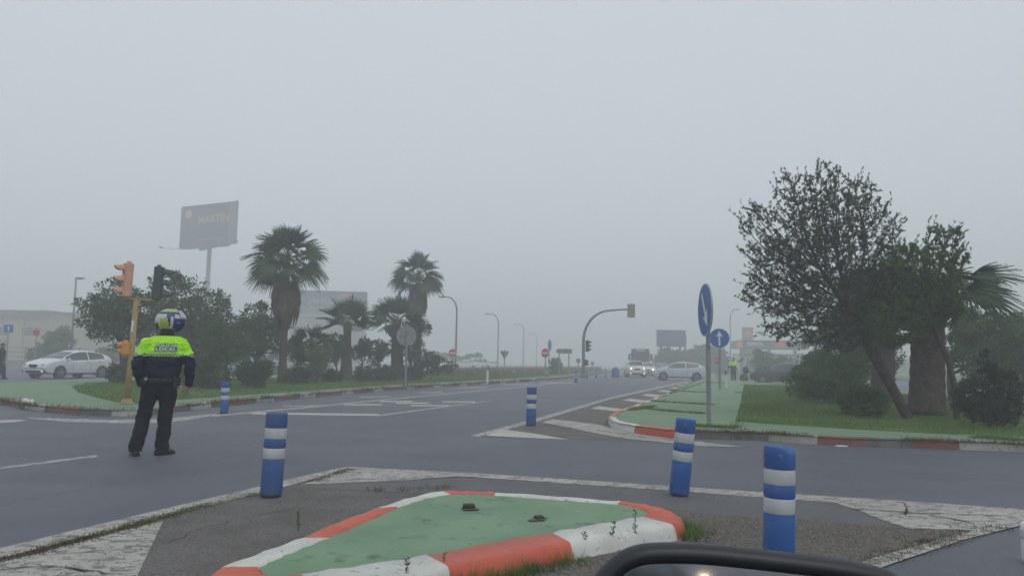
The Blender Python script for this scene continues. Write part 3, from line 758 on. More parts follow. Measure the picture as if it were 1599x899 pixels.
# sawn off steel stump and rubble left on the teardrop island
M_RUST = nz(mat('rusty_steel', (.035, .035, .03), .8, .3), 20, 5, c2=(.06, .05, .04), bump=.3)
p = G(732, 794, HI)
t = thing('post_stump', 'dark sawn off square post stump in the middle of the painted island', 'post stump', p, .1)
b = MB()
b.box((0, 0, .018), (.09, .075, .036), 0, bev=.006); b.build('tube', M_RUST, t)
b = MB(); b.box((.01, 0, .003), (.118, .10, .006), 0, rz=.2, bev=.002); b.build('foot_plate', M_CONC, t)
p = G(840, 810, HI)
t = thing('post_stump', 'flattened rusty stump with crumbled paving at the right of the painted island', 'post stump', p, .6)
b = MB(); b.box((0.01, 0, .012), (.07, .05, .02), 0, bev=.006, R=Matrix.Rotation(.15, 3, 'X')); b.build('tube', M_RUST, t)
b = MB(); b.prism([(.07 * math.cos(a) * (1 + .4 * math.sin(4 * a + 1)), .05 * math.sin(a) * (1 + .3 * math.cos(5 * a))) for a in [2 * PI * k / 18 for k in range(18)]], .001, .005); b.build('broken_paving', M_CONC, t)
# two white stones / litter by the left kerb
for i, (px, py, lb) in enumerate(((39, 629, 'left one of two small white crumpled litter bags on the left verge corner'), (48, 630.5, 'right one of two small white crumpled litter bags on the left verge corner'))):
    p = G(px, py, .13); b = MB(); rr = random.Random(i)
    b.ell((0, 0, .05), (.075, .06, .055), 14, 9)
    o = b.build('litter_bag', M_WHITE, None, smooth=False, loc=p, weld=True)
    for v in o.data.vertices: v.co *= 1 + rr.uniform(-.14, .14)
    tag(o, lb, 'litter', 'white litter on the left verge')
p = G(1314, 697.5, 0); b = MB(); b.ell((0, 0, .012), (.11, .05, .014), 12, 6); o = b.build('litter', M_WHITE, None, True, loc=p); tag(o, 'flat white scrap of litter on the road below the right kerb', 'litter')
# ================================================================ vehicles
def paint(name, col, rough=.3): 
    m = nz(mat(name, col, rough, spec=.5), 3, 4, c2=tuple(c * .86 for c in col), lo=.45, hi=.8)
    m.node_tree.nodes['Principled BSDF'].inputs['Coat Weight'].default_value = .4
    return m
M_CARW = paint('white_car_paint', (.66, .67, .69)); M_CARS = paint('silver_car_paint', (.47, .52, .60)); M_CARD = paint('dark_blue_car_paint', (.018, .022, .045))
M_CARB = paint('pale_blue_car_paint', (.30, .42, .52)); M_CARY = paint('cream_car_paint', (.62, .61, .55)); M_CARG = paint('grey_car_paint', (.20, .21, .23))
M_GLASS = mat('car_window_glass', (.045, .055, .062), .12, spec=.8)
M_TYRE = mat('tyre_rubber', (.018, .018, .018), .85); M_RIM = mat('alloy_wheel', (.30, .31, .32), .4, .7)
M_TRIM = mat('black_trim', (.015, .015, .017), .6); M_CHROME = mat('headlamp_glass', (.45, .47, .5), .15, .6)
M_LIT = mat('lit_headlamp', (.9, .85, .7), .3, emit=(1, .78, .45), es=30.0)
M_LITW = mat('lit_daytime_lamp', (.9, .9, .85), .3, emit=(1, .92, .78), es=5.0)
M_TAIL = mat('tail_lamp', (.25, .01, .01), .3); M_PLATE = mat('number_plate', (.55, .55, .52), .5); M_AMBER = mat('amber_lamp', (.6, .25, .04), .4, emit=(1, .6, .2), es=2.0)

def interp(keys, x):
    if x <= keys[0][0]: return keys[0][1]
    for (a, va), (c, vc) in zip(keys, keys[1:]):
        if x <= c:
            t = (x - a) / (c - a); t = t * t * (3 - 2 * t) * .5 + t * .5
            return va + (vc - va) * t
    return keys[-1][1]
SHAPES = {
 'hatch': dict(L=4.3, W=.885, wb=2.6, fx=.86,
    top=[(0, .62), (.05, .73), (.3, .84), (.8, .97), (1.0, 1.03), (1.35, 1.20), (1.8, 1.39), (2.25, 1.465), (2.7, 1.47), (3.2, 1.42), (3.65, 1.33), (3.9, 1.22), (4.12, 1.05), (4.25, .92), (4.3, .55)],
    belt=[(0, .60), (.3, .80), (1.0, .93), (2.5, .96), (3.5, 1.03), (3.9, 1.06), (4.12, 1.0), (4.3, .54)], wind=(.98, 1.85), rearw=(3.66, 4.08), sideg=(1.22, 3.62), pillars=[(2.58, 2.64)]),
 'suv': dict(L=4.15, W=.89, wb=2.6, fx=.85,
    top=[(0, .70), (.05, .86), (.3, .98), (.85, 1.07), (1.1, 1.12), (1.7, 1.52), (2.3, 1.57), (3.3, 1.54), (3.8, 1.42), (3.98, 1.12), (4.12, .95), (4.15, .6)],
    belt=[(0, .68), (.3, .9), (1.1, 1.0), (2.5, 1.03), (3.6, 1.1), (4.0, 1.02), (4.15, .6)], wind=(1.05, 1.75), rearw=(3.75, 4.02), sideg=(1.35, 3.7), pillars=[(1.85, 1.9), (2.65, 2.73), (3.25, 3.31)]),
 'van': dict(L=4.5, W=.92, wb=2.7, fx=.85,
    top=[(0, .68), (.05, .84), (.3, .96), (.75, 1.08), (.95, 1.14), (1.6, 1.70), (2.2, 1.82), (3.8, 1.82), (4.3, 1.76), (4.46, 1.2), (4.5, .6)],
    belt=[(0, .66), (.3, .88), (1.0, 1.02), (2.5, 1.08), (4.0, 1.1), (4.4, 1.1), (4.5, .6)], wind=(.9, 1.72), rearw=(4.31, 4.47), sideg=(1.2, 4.25), pillars=[(1.75, 1.81), (2.65, 2.76), (3.5, 3.58)]),
}
def car(label, loc, heading, shape, body, group=None, lights=None, cat='car', name='car', sc=1.0, lod=1):
    """heading: world angle the front points to; local +x is the front, origin below the middle"""
    sh = SHAPES[shape]; L = sh['L']; W = sh['W']; fx = sh['fx']; wb = sh['wb']
    t = thing(name, label, cat, loc, heading, group, sc=sc)
    X0 = L / 2
    xs = sorted(set([0, .02, .06, .12, .2, .3] + [round(x, 3) for x in np.arange(.4, L - .35, .1)] + [L - .3, L - .2, L - .12, L - .06, L - .02, L] +
                    list(sh['wind']) + list(sh['rearw']) + list(sh['sideg']) + [q for pq in sh['pillars'] for q in pq]))
    rings = []
    for x in xs:
        zt = interp(sh['top'], x); zb = min(interp(sh['belt'], x), zt - .02)
        e = min(1, x / .55) if x < .55 else min(1, (L - x) / .45)
        wf = W * (.80 + .20 * math.sqrt(max(0, 1 - (1 - min(1, e)) ** 2)))
        zl = .24 + (.10 if x < .3 or x > L - .3 else 0) * (1 - e * .8)
        gh = zt - zb                              # greenhouse height
        cab = min(1, max(0, (gh - .06) / .3))
        wr = wf * (.93 - .20 * cab); wbt = wf * (.975 - .01 * cab)
        ring = [(0, zl), (wf * .82, zl), (wf * .97, zl + .06), (wf * 1.0, zl + .22), (wf * 1.0, zb * .72 + .09), (wf * .985, zb - .03), (wbt, zb), (wbt - .012, zb + .012 * cab + .002),
                (wr + (wbt - wr) * .45, zb + gh * .52), (wr, zb + gh * .88), (wr - .05, zt - gh * .05 + .0), (wr * .6, zt + .012 * cab), (0, zt + .02)]
        rings.append(ring)
    n = len(rings[0])
    bodyb, glassb, archs = MB(), [], []
    full = []
    for x, ring in zip(xs, rings):
        full.append([Vector((X0 - x, y, z)) for y, z in ring] + [Vector((X0 - x, -y, z)) for y, z in ring[-2:0:-1]])
    m_ = len(full[0])
    win = {'windscreen': MB(), 'rear_window': MB(), 'side': {}}
    for i in range(len(xs) - 1):
        xa, xb = xs[i], xs[i + 1]; xm = (xa + xb) / 2
        for k in range(m_):
            q = (full[i][k], full[i + 1][k], full[i + 1][(k + 1) % m_], full[i][(k + 1) % m_])
            kk = k if k < n - 1 else m_ - 1 - k          # mirrored index of the strip
            sd_ = 1 if k < n - 1 else -1
            zt = interp(sh['top'], xm); zb = interp(sh['belt'], xm)
            glass = None
            if kk in (10, 11) and sh['wind'][0] < xm < sh['wind'][1]: glass = 'windscreen'
            if kk in (10, 11) and sh['rearw'][0] < xm < sh['rearw'][1]: glass = 'rear_window'
            if kk in (7, 8) and sh['sideg'][0] < xm < sh['sideg'][1] and zt - zb > .10:
                seg = 0
                for j, (pa, pb) in enumerate(sh['pillars']):
                    if pa < xm < pb: seg = None; break
                    if xm > pb: seg = j + 1
                if seg is not None: glass = ('side', sd_, seg)
            if glass is None: bodyb.add(q, [(0, 1, 2, 3)])
            elif glass in ('windscreen', 'rear_window'): win[glass].add(q, [(0, 1, 2, 3)])
            else: win['side'].setdefault(glass, MB()).add(q, [(0, 1, 2, 3)])
    bodyb.add(full[0], [tuple(range(m_))]); bodyb.add(full[-1], [tuple(range(m_ - 1, -1, -1))])
    # cut the wheel arches: drop nothing, lay a dark liner over the flank and put the wheel in it
    bo = bodyb.build('body', body, t, smooth=True, weld=True)
    bm = bmesh.new(); bm.from_mesh(bo.data); bmesh.ops.recalc_face_normals(bm, faces=bm.faces)
    bm.to_mesh(bo.data); bm.free()
    bo.data.set_sharp_from_angle(angle=math.radians(35))
    for g in ('windscreen', 'rear_window'):
        if win[g].v: win[g].build(g, M_GLASS, t, smooth=False, weld=True)
    for g, b in win['side'].items(): b.build('side_window', M_GLASS, t, smooth=False, weld=True)
    wr_ = .315
    for ax in (X0 - fx, X0 - fx - wb):
        for sy in (-1, 1):
            a = MB(); My = Matrix(((1, 0, 0), (0, 0, sy), (0, 1, 0)))
            a.lathe([(wr_ + .055, 0), (wr_ + .055, .012), (wr_ + .02, .014), (0, .013)], 28, c=(ax, sy * (W - .004), wr_ + .01), M=My)
            a.build('wheel_arch', M_TRIM, t)
            wl = MB(); c = (ax, sy * (W - .19), wr_)
            wl.lathe([(wr_ - .10, 0.0), (wr_ - .02, .0), (wr_, .02), (wr_, .19), (wr_ - .015, .212), (wr_ - .10, .216), (wr_ - .105, .18), (0, .18)], 28, c=c, M=My)
            wo = wl.build('tyre', M_TYRE, t, smooth=False)
            rb = MB(); ri = wr_ - .10
            rb.lathe([(ri, .185), (ri, .21), (ri - .02, .212), (ri - .025, .19)], 24, c=c, M=My)
            rb.lathe([(.055, .185), (.05, .215), (0, .217)], 12, c=c, M=My)
            for s5 in range(5):
                an = 2 * PI * s5 / 5 + .3
                for dz in (-.09, .09):
                    p0 = Vector((math.cos(an) * .04, math.sin(an) * .04, .205)); p1 = Vector((math.cos(an + dz) * (ri - .015), math.sin(an + dz) * (ri - .015), .205))
                    rb.tube([Vector(c) + My @ p0, Vector(c) + My @ p1], [.022, .018], 5)
            rb.build('rim', M_RIM, wo)
    # face
    zf = interp(sh['top'], .1)
    def fb(name, m_, c, d, bev=.01, par=None, rz=0): 
        b = MB(); b.box(c, d, 0, rz=rz, bev=bev); return b.build(name, m_, par or t)
    gr = MB(); gr.prism([(-.30, .05), (-.20, -.08), (.20, -.08), (.30, .05), (.2, .08), (-.2, .08)], 0, .03, 0, Matrix.Translation((X0 - .012, 0, zf - .10)) @ Matrix(((0, 0, 1, 0), (1, 0, 0, 0), (0, 1, 0, 0), (0, 0, 0, 1))))
    gr.build('grille', M_TRIM, t)
    fb('lower_intake', M_TRIM, (X0 - .005, 0, .36), (.05, 1.0, .12), .02)
    fb('number_plate', M_PLATE, (X0 + .027, 0, .47), (.012, .50, .105), .003)
    for sy in (-1, 1):
        hm = M_CHROME
        if lights == 'on': hm = M_LIT
        if lights == 'drl': hm = M_LITW
        b = MB(); 
        b.ell((X0 - .22, sy * (W - .235), zf - .04), (.24, .15, .075), 12, 8, M=Matrix.Rotation(-sy * .5, 3, 'Z')); hl = b.build('headlight', M_CHROME if lights != 'on' else M_CHROME, t, smooth=True)
        if lights in ('on', 'drl'):
            b = MB(); b.ell((X0 - .055, sy * (W - .29), zf - .045), (.05, .065, .06), 10, 6); b.build('bulb', M_LIT if lights == 'on' else M_LITW, hl, smooth=True)
        fl = fb('fog_lamp', M_TRIM, (X0 - .075, sy * (W - .23), .385), (.10, .26, .11), .02, rz=-sy * .35)
        if lights == 'fog' or lights == 'drl':
            if sy == 1 or lights == 'drl': b = MB(); b.ell((X0 - .02, sy * (W - .25), .39), (.025, .05, .045), 10, 6); b.build('fog_bulb', M_LITW if sy < 0 else M_AMBER if lights == 'fog' else M_LITW, fl, smooth=True)
        b = MB(); b.ell((X0 - sh['sideg'][0] - .05, sy * (W + .07), interp(sh['belt'], 1.4) + .06), (.06, .11, .07), 10, 8); b.build('wing_mirror', body, t, smooth=True)
        for hx in (2.55, 3.35):
            fb('door_handle', M_TRIM if body is M_CARW else body, (X0 - hx, sy * (W * .99 + .01), .86), (.17, .03, .03), .008)
        for hx in (1.6, 2.72, 3.5):
            fb('door_seam', M_TRIM, (X0 - hx, sy * (W * .998 - .003), .62), (.012, .012, .48), 0)
        fb('tail_light', M_TAIL, (-X0 + .12, sy * (W - .16), .92), (.2, .2, .16), .04)
        fb('sill', M_TRIM, (X0 - fx - wb / 2, sy * (W - .07), .245), (wb - .8, .13, .05), .01)
    fb('number_plate', M_PLATE, (-X0 - .006, 0, .62), (.012, .50, .105), .003)
    fb('bumper', M_TRIM, (-X0 + .02, 0, .36), (.08, 1.3, .12), .02)
    return t
def rd(px, py): return math.radians
# left white hatchback coming towards us
p = G(107, 590.0, 0)
car('white hatchback with a lit fog lamp driving on the far left road', p, math.atan2(-.945, -.326), 'hatch', M_CARW, lights='fog', group='cars on the crossing')
p = G(1060, 593.6, 0)
ang = math.atan2(p.y, p.x) + PI / 2
car('silver hatchback crossing the road from right to left in front of the headlamps', p, ang + .10, 'hatch', M_CARS, group='cars on the crossing')
p = G(992, 588.6, 0)
car('cream coloured car facing us with small white lamps lit, left of the silver hatchback', p, toward(p) + .10, 'suv', M_CARY, lights='drl', group='cars on the crossing')
p = G(1008, 586.2, 0)
car('car with bright glaring headlamps right behind the cream coloured car', p + Vector((.2, 0, 0)), toward(p) + .02, 'hatch', M_CARY, lights='on', group='cars on the crossing')
p = G(1034, 583.2, 0)
car('dark car roof showing just left of the silver hatchback bonnet', p, toward(p) + .5, 'hatch', M_CARG, group='cars on the crossing')
p = G(1031, 578.2, 0)
car('pale van roof fading in the fog behind the silver hatchback', p, toward(p) + .3, 'van', M_CARW, group='cars on the crossing', cat='van', name='van')
p = G(690, 584.6, 0)
car('white car half hidden behind the dark bush left of the no entry sign', p, math.atan2(-.2, 1) + PI / 2 + PI + .3, 'hatch', M_CARW, group='cars beyond the left verge')
p = G(739, 577.0, 0)
car('white van parked behind the tall dry grass right of the no entry sign', p, PI + .5, 'van', M_CARW, group='cars beyond the left verge', cat='van', name='van')
p = G(724, 577.4, 0)
car('white car with dark windows parked left of the white van in the grass', p, PI + .3, 'hatch', M_CARW, group='cars beyond the left verge')
p = G(764, 576.0, 0)
car('small pale car fading in the fog below the second street lamp', p, PI + 1.0, 'hatch', M_CARW, group='cars beyond the left verge')
p = G(357, 586.5, 0)
car('pale blue car glimpsed between the trees, left of the two', p, PI + .1, 'hatch', M_CARB, group='cars beyond the left verge')
p = G(405, 585.5, 0)
car('pale blue car glimpsed between the trees, right of the two and beside the tall palm', p, PI + .1, 'suv', M_CARB, group='cars beyond the left verge')
p = G(1226, 600.5, 0)
car('dark blue car parked behind the right island beside the police motorcycles', p, math.atan2(p.y, p.x) + PI / 2 - .15, 'hatch', M_CARD, group='cars on the crossing', sc=1.0)
p = G(1598, 640, .0)
p = G(1640, 628, .0)

# ---- lorry
M_TRUCK = paint('dark_lorry_paint', (.03, .034, .042), .45)
p = G(1000, 584.6, 0); k = 1 / S(p.y)
t = thing('lorry', 'dark high cabbed lorry looming behind the cars with headlamps', 'lorry', p, toward(p), None)
# local +x front
wT, hT = 36 * k / 2 * .80, HT(p, 541) 
b = MB(); b.box((-1.1, 0, hT * .47), (2.2, wT * 2, hT * .70), 0, bev=.12); b.box((-1.2, 0, hT * .86), (1.9, wT * 1.75, hT * .14), 0, bev=.1); b.build('cab', M_TRUCK, t)
b = MB(); b.box((-6.4, 0, hT * .56), (8.0, wT * 2.0, hT * .74), 0, bev=.05); b.build('trailer', M_CARG, t)
b = MB(); b.box((-5.0, 0, .75), (10.0, .9, .28)); b.build('chassis', M_TRIM, t)
b = MB(); b.box((.006, 0, hT * .62), (.04, wT * 1.72, hT * .26), 0, bev=.015); b.build('windscreen', M_GLASS, t)
b = MB(); b.box((.03, 0, hT * .34), (.06, wT * 1.3, hT * .2), 0, bev=.015); gq = b.build('grille', M_TRIM, t)
for z in (.28, .32, .36, .40):
    b = MB(); b.box((.068, 0, hT * z), (.02, wT * 1.25, .03)); b.build('bar', M_CARG, gq)
b = MB(); b.box((-.22, 0, hT * .875), (.06, wT * 1.0, .22), 0, bev=.01); b.build('roof_sign', M_REFL, t)
b = MB(); b.box((.08, 0, .52), (.16, wT * 1.98, .36), 0, bev=.05); b.build('bumper', M_TRUCK, t)
b = MB(); b.box((.18, 0, hT * .765), (.35, wT * 1.8, .06), 0, bev=.02); b.build('sun_visor', M_TRIM, t)
for sy in (-1, 1):
    b = MB(); b.box((-.1, sy * (wT + .2), hT * .62), (.12, .26, .8), 0, bev=.03); b.tube([(-.2, sy * wT, hT * .75), (-.1, sy * (wT + .2), hT * .74)], .03, 6); b.build('wing_mirror', M_TRIM, t)
    b = MB(); b.ell((.15, sy * (wT - .28), .62), (.04, .18, .11), 12, 8); b.build('headlight', M_CHROME, t, smooth=True)
    for ax in (-1.3, -7.5, -8.8):
        My = Matrix(((1, 0, 0), (0, 0, sy), (0, 1, 0)))
        b = MB(); b.lathe([(.3, 0), (.5, .02), (.5, .28), (.3, .3), (.28, .2), (0, .2)], 20, c=(ax, sy * (wT - .31), .5), M=My); wo = b.build('tyre', M_TYRE, t)
        b = MB(); b.lathe([(.28, .22), (.15, .26), (0, .27)], 16, c=(ax, sy * (wT - .31), .5), M=My); b.build('rim', M_RIM, wo)

# ---- police motorcycles
M_LIME = mat('lime_yellow_paint', (.30, .42, .04), .5); M_NAVY = mat('navy_paint', (.012, .02, .06), .4)
def motorcycle(px, py, label, head, sc=1.0):
    t = thing('motorcycle', label, 'motorcycle', G(px, py, 0), head, 'police motorcycles', sc=sc)
    My = Matrix(((1, 0, 0), (0, 0, 1), (0, 1, 0)))
    for x in (.75, -.72):
        b = MB(); b.lathe([(.2, -.05), (.27, -.06), (.31, -.03), (.32, 0), (.31, .03), (.27, .06), (.2, .05)], 22, c=(x, 0, .32), M=My); wo = b.build('wheel', M_TYRE, t, smooth=True)
        b = MB(); b.lathe([(.2, -.03), (.2, .03), (.04, .05), (0, .05)], 16, c=(x, 0, .32), M=My); b.build('rim', M_RIM, wo)
    b = MB(); b.box((.02, 0, .48), (.62, .34, .42), 0, bev=.08); b.build('engine', M_TRIM, t)
    b = MB(); b.ell((.15, 0, .86), (.34, .17, .14), 14, 8); b.build('fuel_tank', M_LIME, t, smooth=True)
    b = MB(); b.ell((.62, 0, .92), (.26, .30, .30), 14, 10); b.build('fairing', M_NAVY, t, smooth=True)
    b = MB(); b.prism([(-.2, 0), (.2, 0), (.14, .38), (-.14, .38)], -.01, .01, 0, Matrix.Translation((.60, 0, 1.12)) @ Matrix.Rotation(-.5, 4, 'Y') @ Matrix(((0, 0, 1, 0), (1, 0, 0, 0), (0, 1, 0, 0), (0, 0, 0, 1)))); b.build('windshield', M_GLASS, t)
    b = MB(); b.box((-.3, 0, .84), (.72, .3, .12), 0, bev=.04); b.build('seat', M_TRIM, t)
    b = MB(); b.tube([(.78, .09, .34), (.5, .09, 1.05)], .03, 6); b.tube([(.78, -.09, .34), (.5, -.09, 1.05)], .03, 6); b.build('fork', M_GREYP, t)
    b = MB(); b.tube([(.36, -.4, 1.08), (.48, -.2, 1.1), (.5, 0, 1.08), (.48, .2, 1.1), (.36, .4, 1.08)], .018, 6); b.build('handlebar', M_TRIM, t)
    for sy in (-1, 1):
        b = MB(); b.box((-.62, sy * .33, .66), (.5, .22, .38), 0, bev=.05); pn = b.build('pannier', M_NAVY, t)
        b = MB(); b.box((-.62, sy * .443, .70), (.42, .012, .14), 0); b.build('stripe', M_LIME, pn)
        b = MB(); b.ell((.88, sy * .12, .88), (.04, .07, .06), 10, 6); b.build('headlight', M_CHROME, t, smooth=True)
    b = MB(); b.box((-.78, 0, 1.06), (.4, .44, .34), 0, bev=.06); b.build('top_box', M_NAVY, t)
    return t
p = G(1178, 597, 0)
motorcycle(1178, 597.3, 'left police motorcycle with lime yellow panels parked behind the far officer', math.atan2(p.y, p.x) + PI / 2 + .2)
motorcycle(1193, 597.8, 'right police motorcycle with lime yellow panels parked against the dark blue car', math.atan2(p.y, p.x) + PI / 2 + .9)

# ---- wing mirror of the car the photo was taken from
def mirror():
    D = .62
    pts = [(905, 935), (930, 899), (962, 868), (992, 854), (1030, 849.5), (1100, 851), (1200, 861), (1300, 873), (1370, 885), (1402, 896), (1424, 915), (1440, 950), (1446, 1010), (1435, 1080), (1405, 1130), (1330, 1152), (1150, 1158), (1000, 1152), (925, 1125), (898, 1060), (894, 985)]
    W_ = [V(x, y, D) for x, y in pts]
    c = sum(W_, Vector()) / len(W_)
    t = thing('wing_mirror', 'black wing mirror of our own car filling the bottom edge', 'wing mirror', c, 0)
    P = [q - c for q in W_]
    C = catmull(P + [P[0]], 5)[:-1]; n = len(C)
    ctr = sum(C, Vector()) / n
    def ring(s, y, ins=0.0):
        out_ = []
        for q in C:
            d = (q - ctr); l = d.length; k = (l * s - ins) / l
            j_ = len(out_); tg = (C[(j_ + 1) % n] - C[j_ - 1]); tg.y = 0; tg.normalize(); nv = Vector((tg.z, 0, -tg.x)); nv = -nv if nv.dot(d) > 0 else nv
            v = ctr + d * s + nv * ins; v.y = y; out_.append(v)
        return out_
    # inner lip -> outer rim -> shell going forward and closing
    R = [ring(1, .034, .0158), ring(1, .006, .0155), ring(1, -.001, .0145), ring(1, -.005, .010), ring(1, -.004, .004), ring(1, .004, 0.0), ring(.985, .012), ring(.93, .026), ring(.86, .046), ring(.76, .068), ring(.6, .086), ring(.4, .097), ring(.15, .103)]
    b = MB()
    for i in range(len(R) - 1):
        o = len(b.v); b.add(R[i] + R[i + 1], [(j, (j + 1) % n, n + (j + 1) % n, n + j) for j in range(n)])
    b.add(R[-1], [tuple(range(n))])
    M_MH = mat('black_mirror_housing', (.016, .018, .022), .38, spec=.5)
    b.build('housing', M_MH, t, smooth=True, weld=True)
    g = MB(); rg = ring(1, .0, .0150); zs = [q.z for q in rg]; z0_, z1_ = min(zs), max(zs); xs_ = [q.x for q in rg]; x0_ = min(xs_)
    for q in rg: q.y = .009 + (q.z - z0_) * .112 + (q.x - x0_) * -.012
    g.add(rg, [tuple(range(n))])
    mm = mat('mirror_glass', (.30, .31, .34), .05, 1.0)
    go = g.build('mirror_glass', mm, t)
    a = MB(); a.tube([Vector((-.10, .05, -.06)), Vector((-.17, .04, -.11)), Vector((-.24, .0, -.14))], [.03, .028, .035], 14)
    a.build('arm', M_MH, t, smooth=True)
mirror()
# the car behind us, seen only in the wing mirror: dark, with one lit headlamp
nrm_ = Vector((.012, -1, -.112)).normalized() * -1; nrm_ = Vector((-.012, 1, -.112)).normalized()
dr_ = ray(1048, 888).normalized(); hit_ = V(1048, 888, .63); rf_ = dr_ - 2 * dr_.dot(nrm_) * nrm_
print('REFL', rf_, hit_); q_ = hit_ + rf_ * ((.70 - hit_.z) / rf_.z if rf_.z < -.03 else 8.0)
car('dark car waiting behind us, seen only in the wing mirror', (q_.x + .55, q_.y - 2.1, 0), PI / 2, 'hatch', M_CARG, lights='on', group='cars on the crossing')
# ================================================================ far structures
M_BBD = nz(mat('billboard_dark', (.03, .05, .085), .6), 1, 3, c2=(.04, .06, .09)); M_BBY = mat('billboard_yellow', (.50, .34, .10), .6); M_BBO = mat('billboard_orange', (.35, .18, .12), .6)
M_BBG = mat('billboard_grey', (.15, .165, .19), .7); M_BBL = mat('billboard_letter', (.36, .38, .41), .7)
M_STEEL = mat('billboard_steel', (.10, .105, .11), .6, .3)
def billboard(label, px, gy, d, w_, h_, ybot, yaw, face, vfold=True):
    base = Vector((V(px, gy, d).x, d, .1))
    t = thing('billboard', label, 'billboard', base, yaw)          # local -y is the front
    zb = HT(base, ybot) - base.z
    b = MB(); b.tube([(0, .6, 0), (0, .6, zb + h_ * .5)], .42, 14); b.build('column', M_STEEL, t, smooth=True)
    b = MB(); b.box((0, .0, zb + h_ / 2), (w_, .3, h_), 0, bev=.04); pf = b.build('front_panel', M_BBD if face != 'grey' else M_BBG, t)
    if vfold:
        b = MB(); b.box((w_ * .06, 1.5, zb + h_ / 2 - .1), (w_, .3, h_), 0, R=Matrix.Rotation(-.30, 3, 'Z'), bev=.04); b.build('rear_panel', M_BBG, t)
        b = MB(); b.box((0, -.8, zb - .35), (w_ * .8, 1.3, .16)); 
        for i in range(9): b.tube([(-w_ * .4 + i * w_ * .1, -1.4, zb - .3), (-w_ * .4 + i * w_ * .1, -1.4, zb + .5)], .03, 5)
        b.tube([(-w_ * .4, -1.4, zb + .5), (w_ * .4, -1.4, zb + .5)], .03, 5); b.build('catwalk', M_STEEL, t)
        for sx in (-1, 1):
            b = MB(); b.tube([(sx * w_ * .3, 0, zb - .4), (sx * w_ * .62, -2.2, zb - .1 + .15 * sx)], .06, 6); b.box((sx * w_ * .66, -2.4, zb - .05), (.7, .5, .35), 0, bev=.05); b.build('floodlight', M_STEEL, t)
    T = Matrix.Translation((0, -.156, zb + h_ / 2)) @ Matrix(((1, 0, 0, 0), (0, 0, -1, 0), (0, 1, 0, 0), (0, 0, 0, 1)))
    return t, pf, T, w_, h_
# big one on a tall column, top left
t, pf, T, w_, h_ = billboard('large billboard reading MARTÍN in yellow on a tall column above the left trees', 314, 560, 150, 15.6, 8.4, 384, -.47, 'dark')
text_mesh('MARTÍN', 2.05, 'lettering', M_BBY, pf, T @ Matrix.Translation((1.5, 1.0, 0)), .01, .03, sx=1.15)
b = MB(); b.prism([(-5.6 + 1.0 * math.cos(a) , 2.5 + 1.0 * math.sin(a)) for a in [k * PI / 4 for k in range(8)]], .002, .02, 0, T); b.build('emblem', M_BBY, pf)
b = MB(); b.prism([(-3, -2.8), (4.6, -2.8), (4.6, -3.1), (-3, -3.1)], .002, .02, 0, T); b.build('text_line', M_BBG, pf)
# wide grey hoarding behind the palms
d = 128; base = Vector((V(510, 560, d).x, d, .1)); k = 1 / S(d)
t = thing('billboard', 'wide grey hoarding with pale lettering on a pale wall behind the palms', 'billboard', base, .15)
wb_, z0, z1, z2 = 118 * k, HT(base, 592), HT(base, 494), HT(base, 455)
b = MB(); b.box((0, 0, (z1 + z2) / 2), (wb_, .3, z2 - z1), 0, bev=.03); pf = b.build('panel', M_BBG, t)
M_PALEW = nz(mat('pale_render_wall', (.36, .37, .35), .85), .6, 4, c2=(.29, .30, .29))
b = MB(); b.box((0, .1, z1 / 2), (wb_, .4, z1)); b.build('wall', M_PALEW, t)
b = MB(); b.box((0, -.1, z1 + .02), (wb_ * 1.01, .5, .16)); b.build('ledge', M_SWHITE, t)
T = Matrix.Translation((0, -.156, (z1 + z2) / 2)) @ Matrix(((1, 0, 0, 0), (0, 0, -1, 0), (0, 1, 0, 0), (0, 0, 0, 1)))
text_mesh('¡AHORA', 1.5, 'lettering', M_BBL, pf, T @ Matrix.Translation((-.6, .35, 0)), .01, .02)
for i in range(3):
    b = MB(); yy = -.7 - i * .42; b.prism([(-4.2, yy), (2.6 - i, yy), (2.6 - i, yy - .16), (-4.2, yy - .16)], .002, .02, 0, T); b.build('text_line', M_BBL, pf)
b = MB(); b.prism([(1.6, 1.0), (3.6, 1.0), (3.6, 1.6), (1.6, 1.6)], .002, .02, 0, T); b.build('emblem', M_BBO, pf)
# dark blue panel above the silver hatchback
d = 135; base = Vector((V(1048, 560, d).x, d, 0)); k = 1 / S(d)
t = thing('billboard', 'plain dark blue panel standing in the fog above the silver hatchback', 'billboard', base, .1)
za, zb_ = HT(base, 541), HT(base, 515)
b = MB(); b.box((0, 0, (za + zb_) / 2), (46 * k, .35, zb_ - za), 0, bev=.04); b.build('panel', mat('billboard_blue', (.03, .06, .17), .6), t)
for sx in (-15 * k, 15 * k):
    b = MB(); b.box((sx, .3, za / 2 + .3), (.4, .3, za + .6)); b.build('leg', M_STEEL, t)
b = MB(); b.box((24.5 * k, .4, za * .5 + 1.0), (.22, .2, za + 2.0)); b.build('pole', M_STEEL, t)

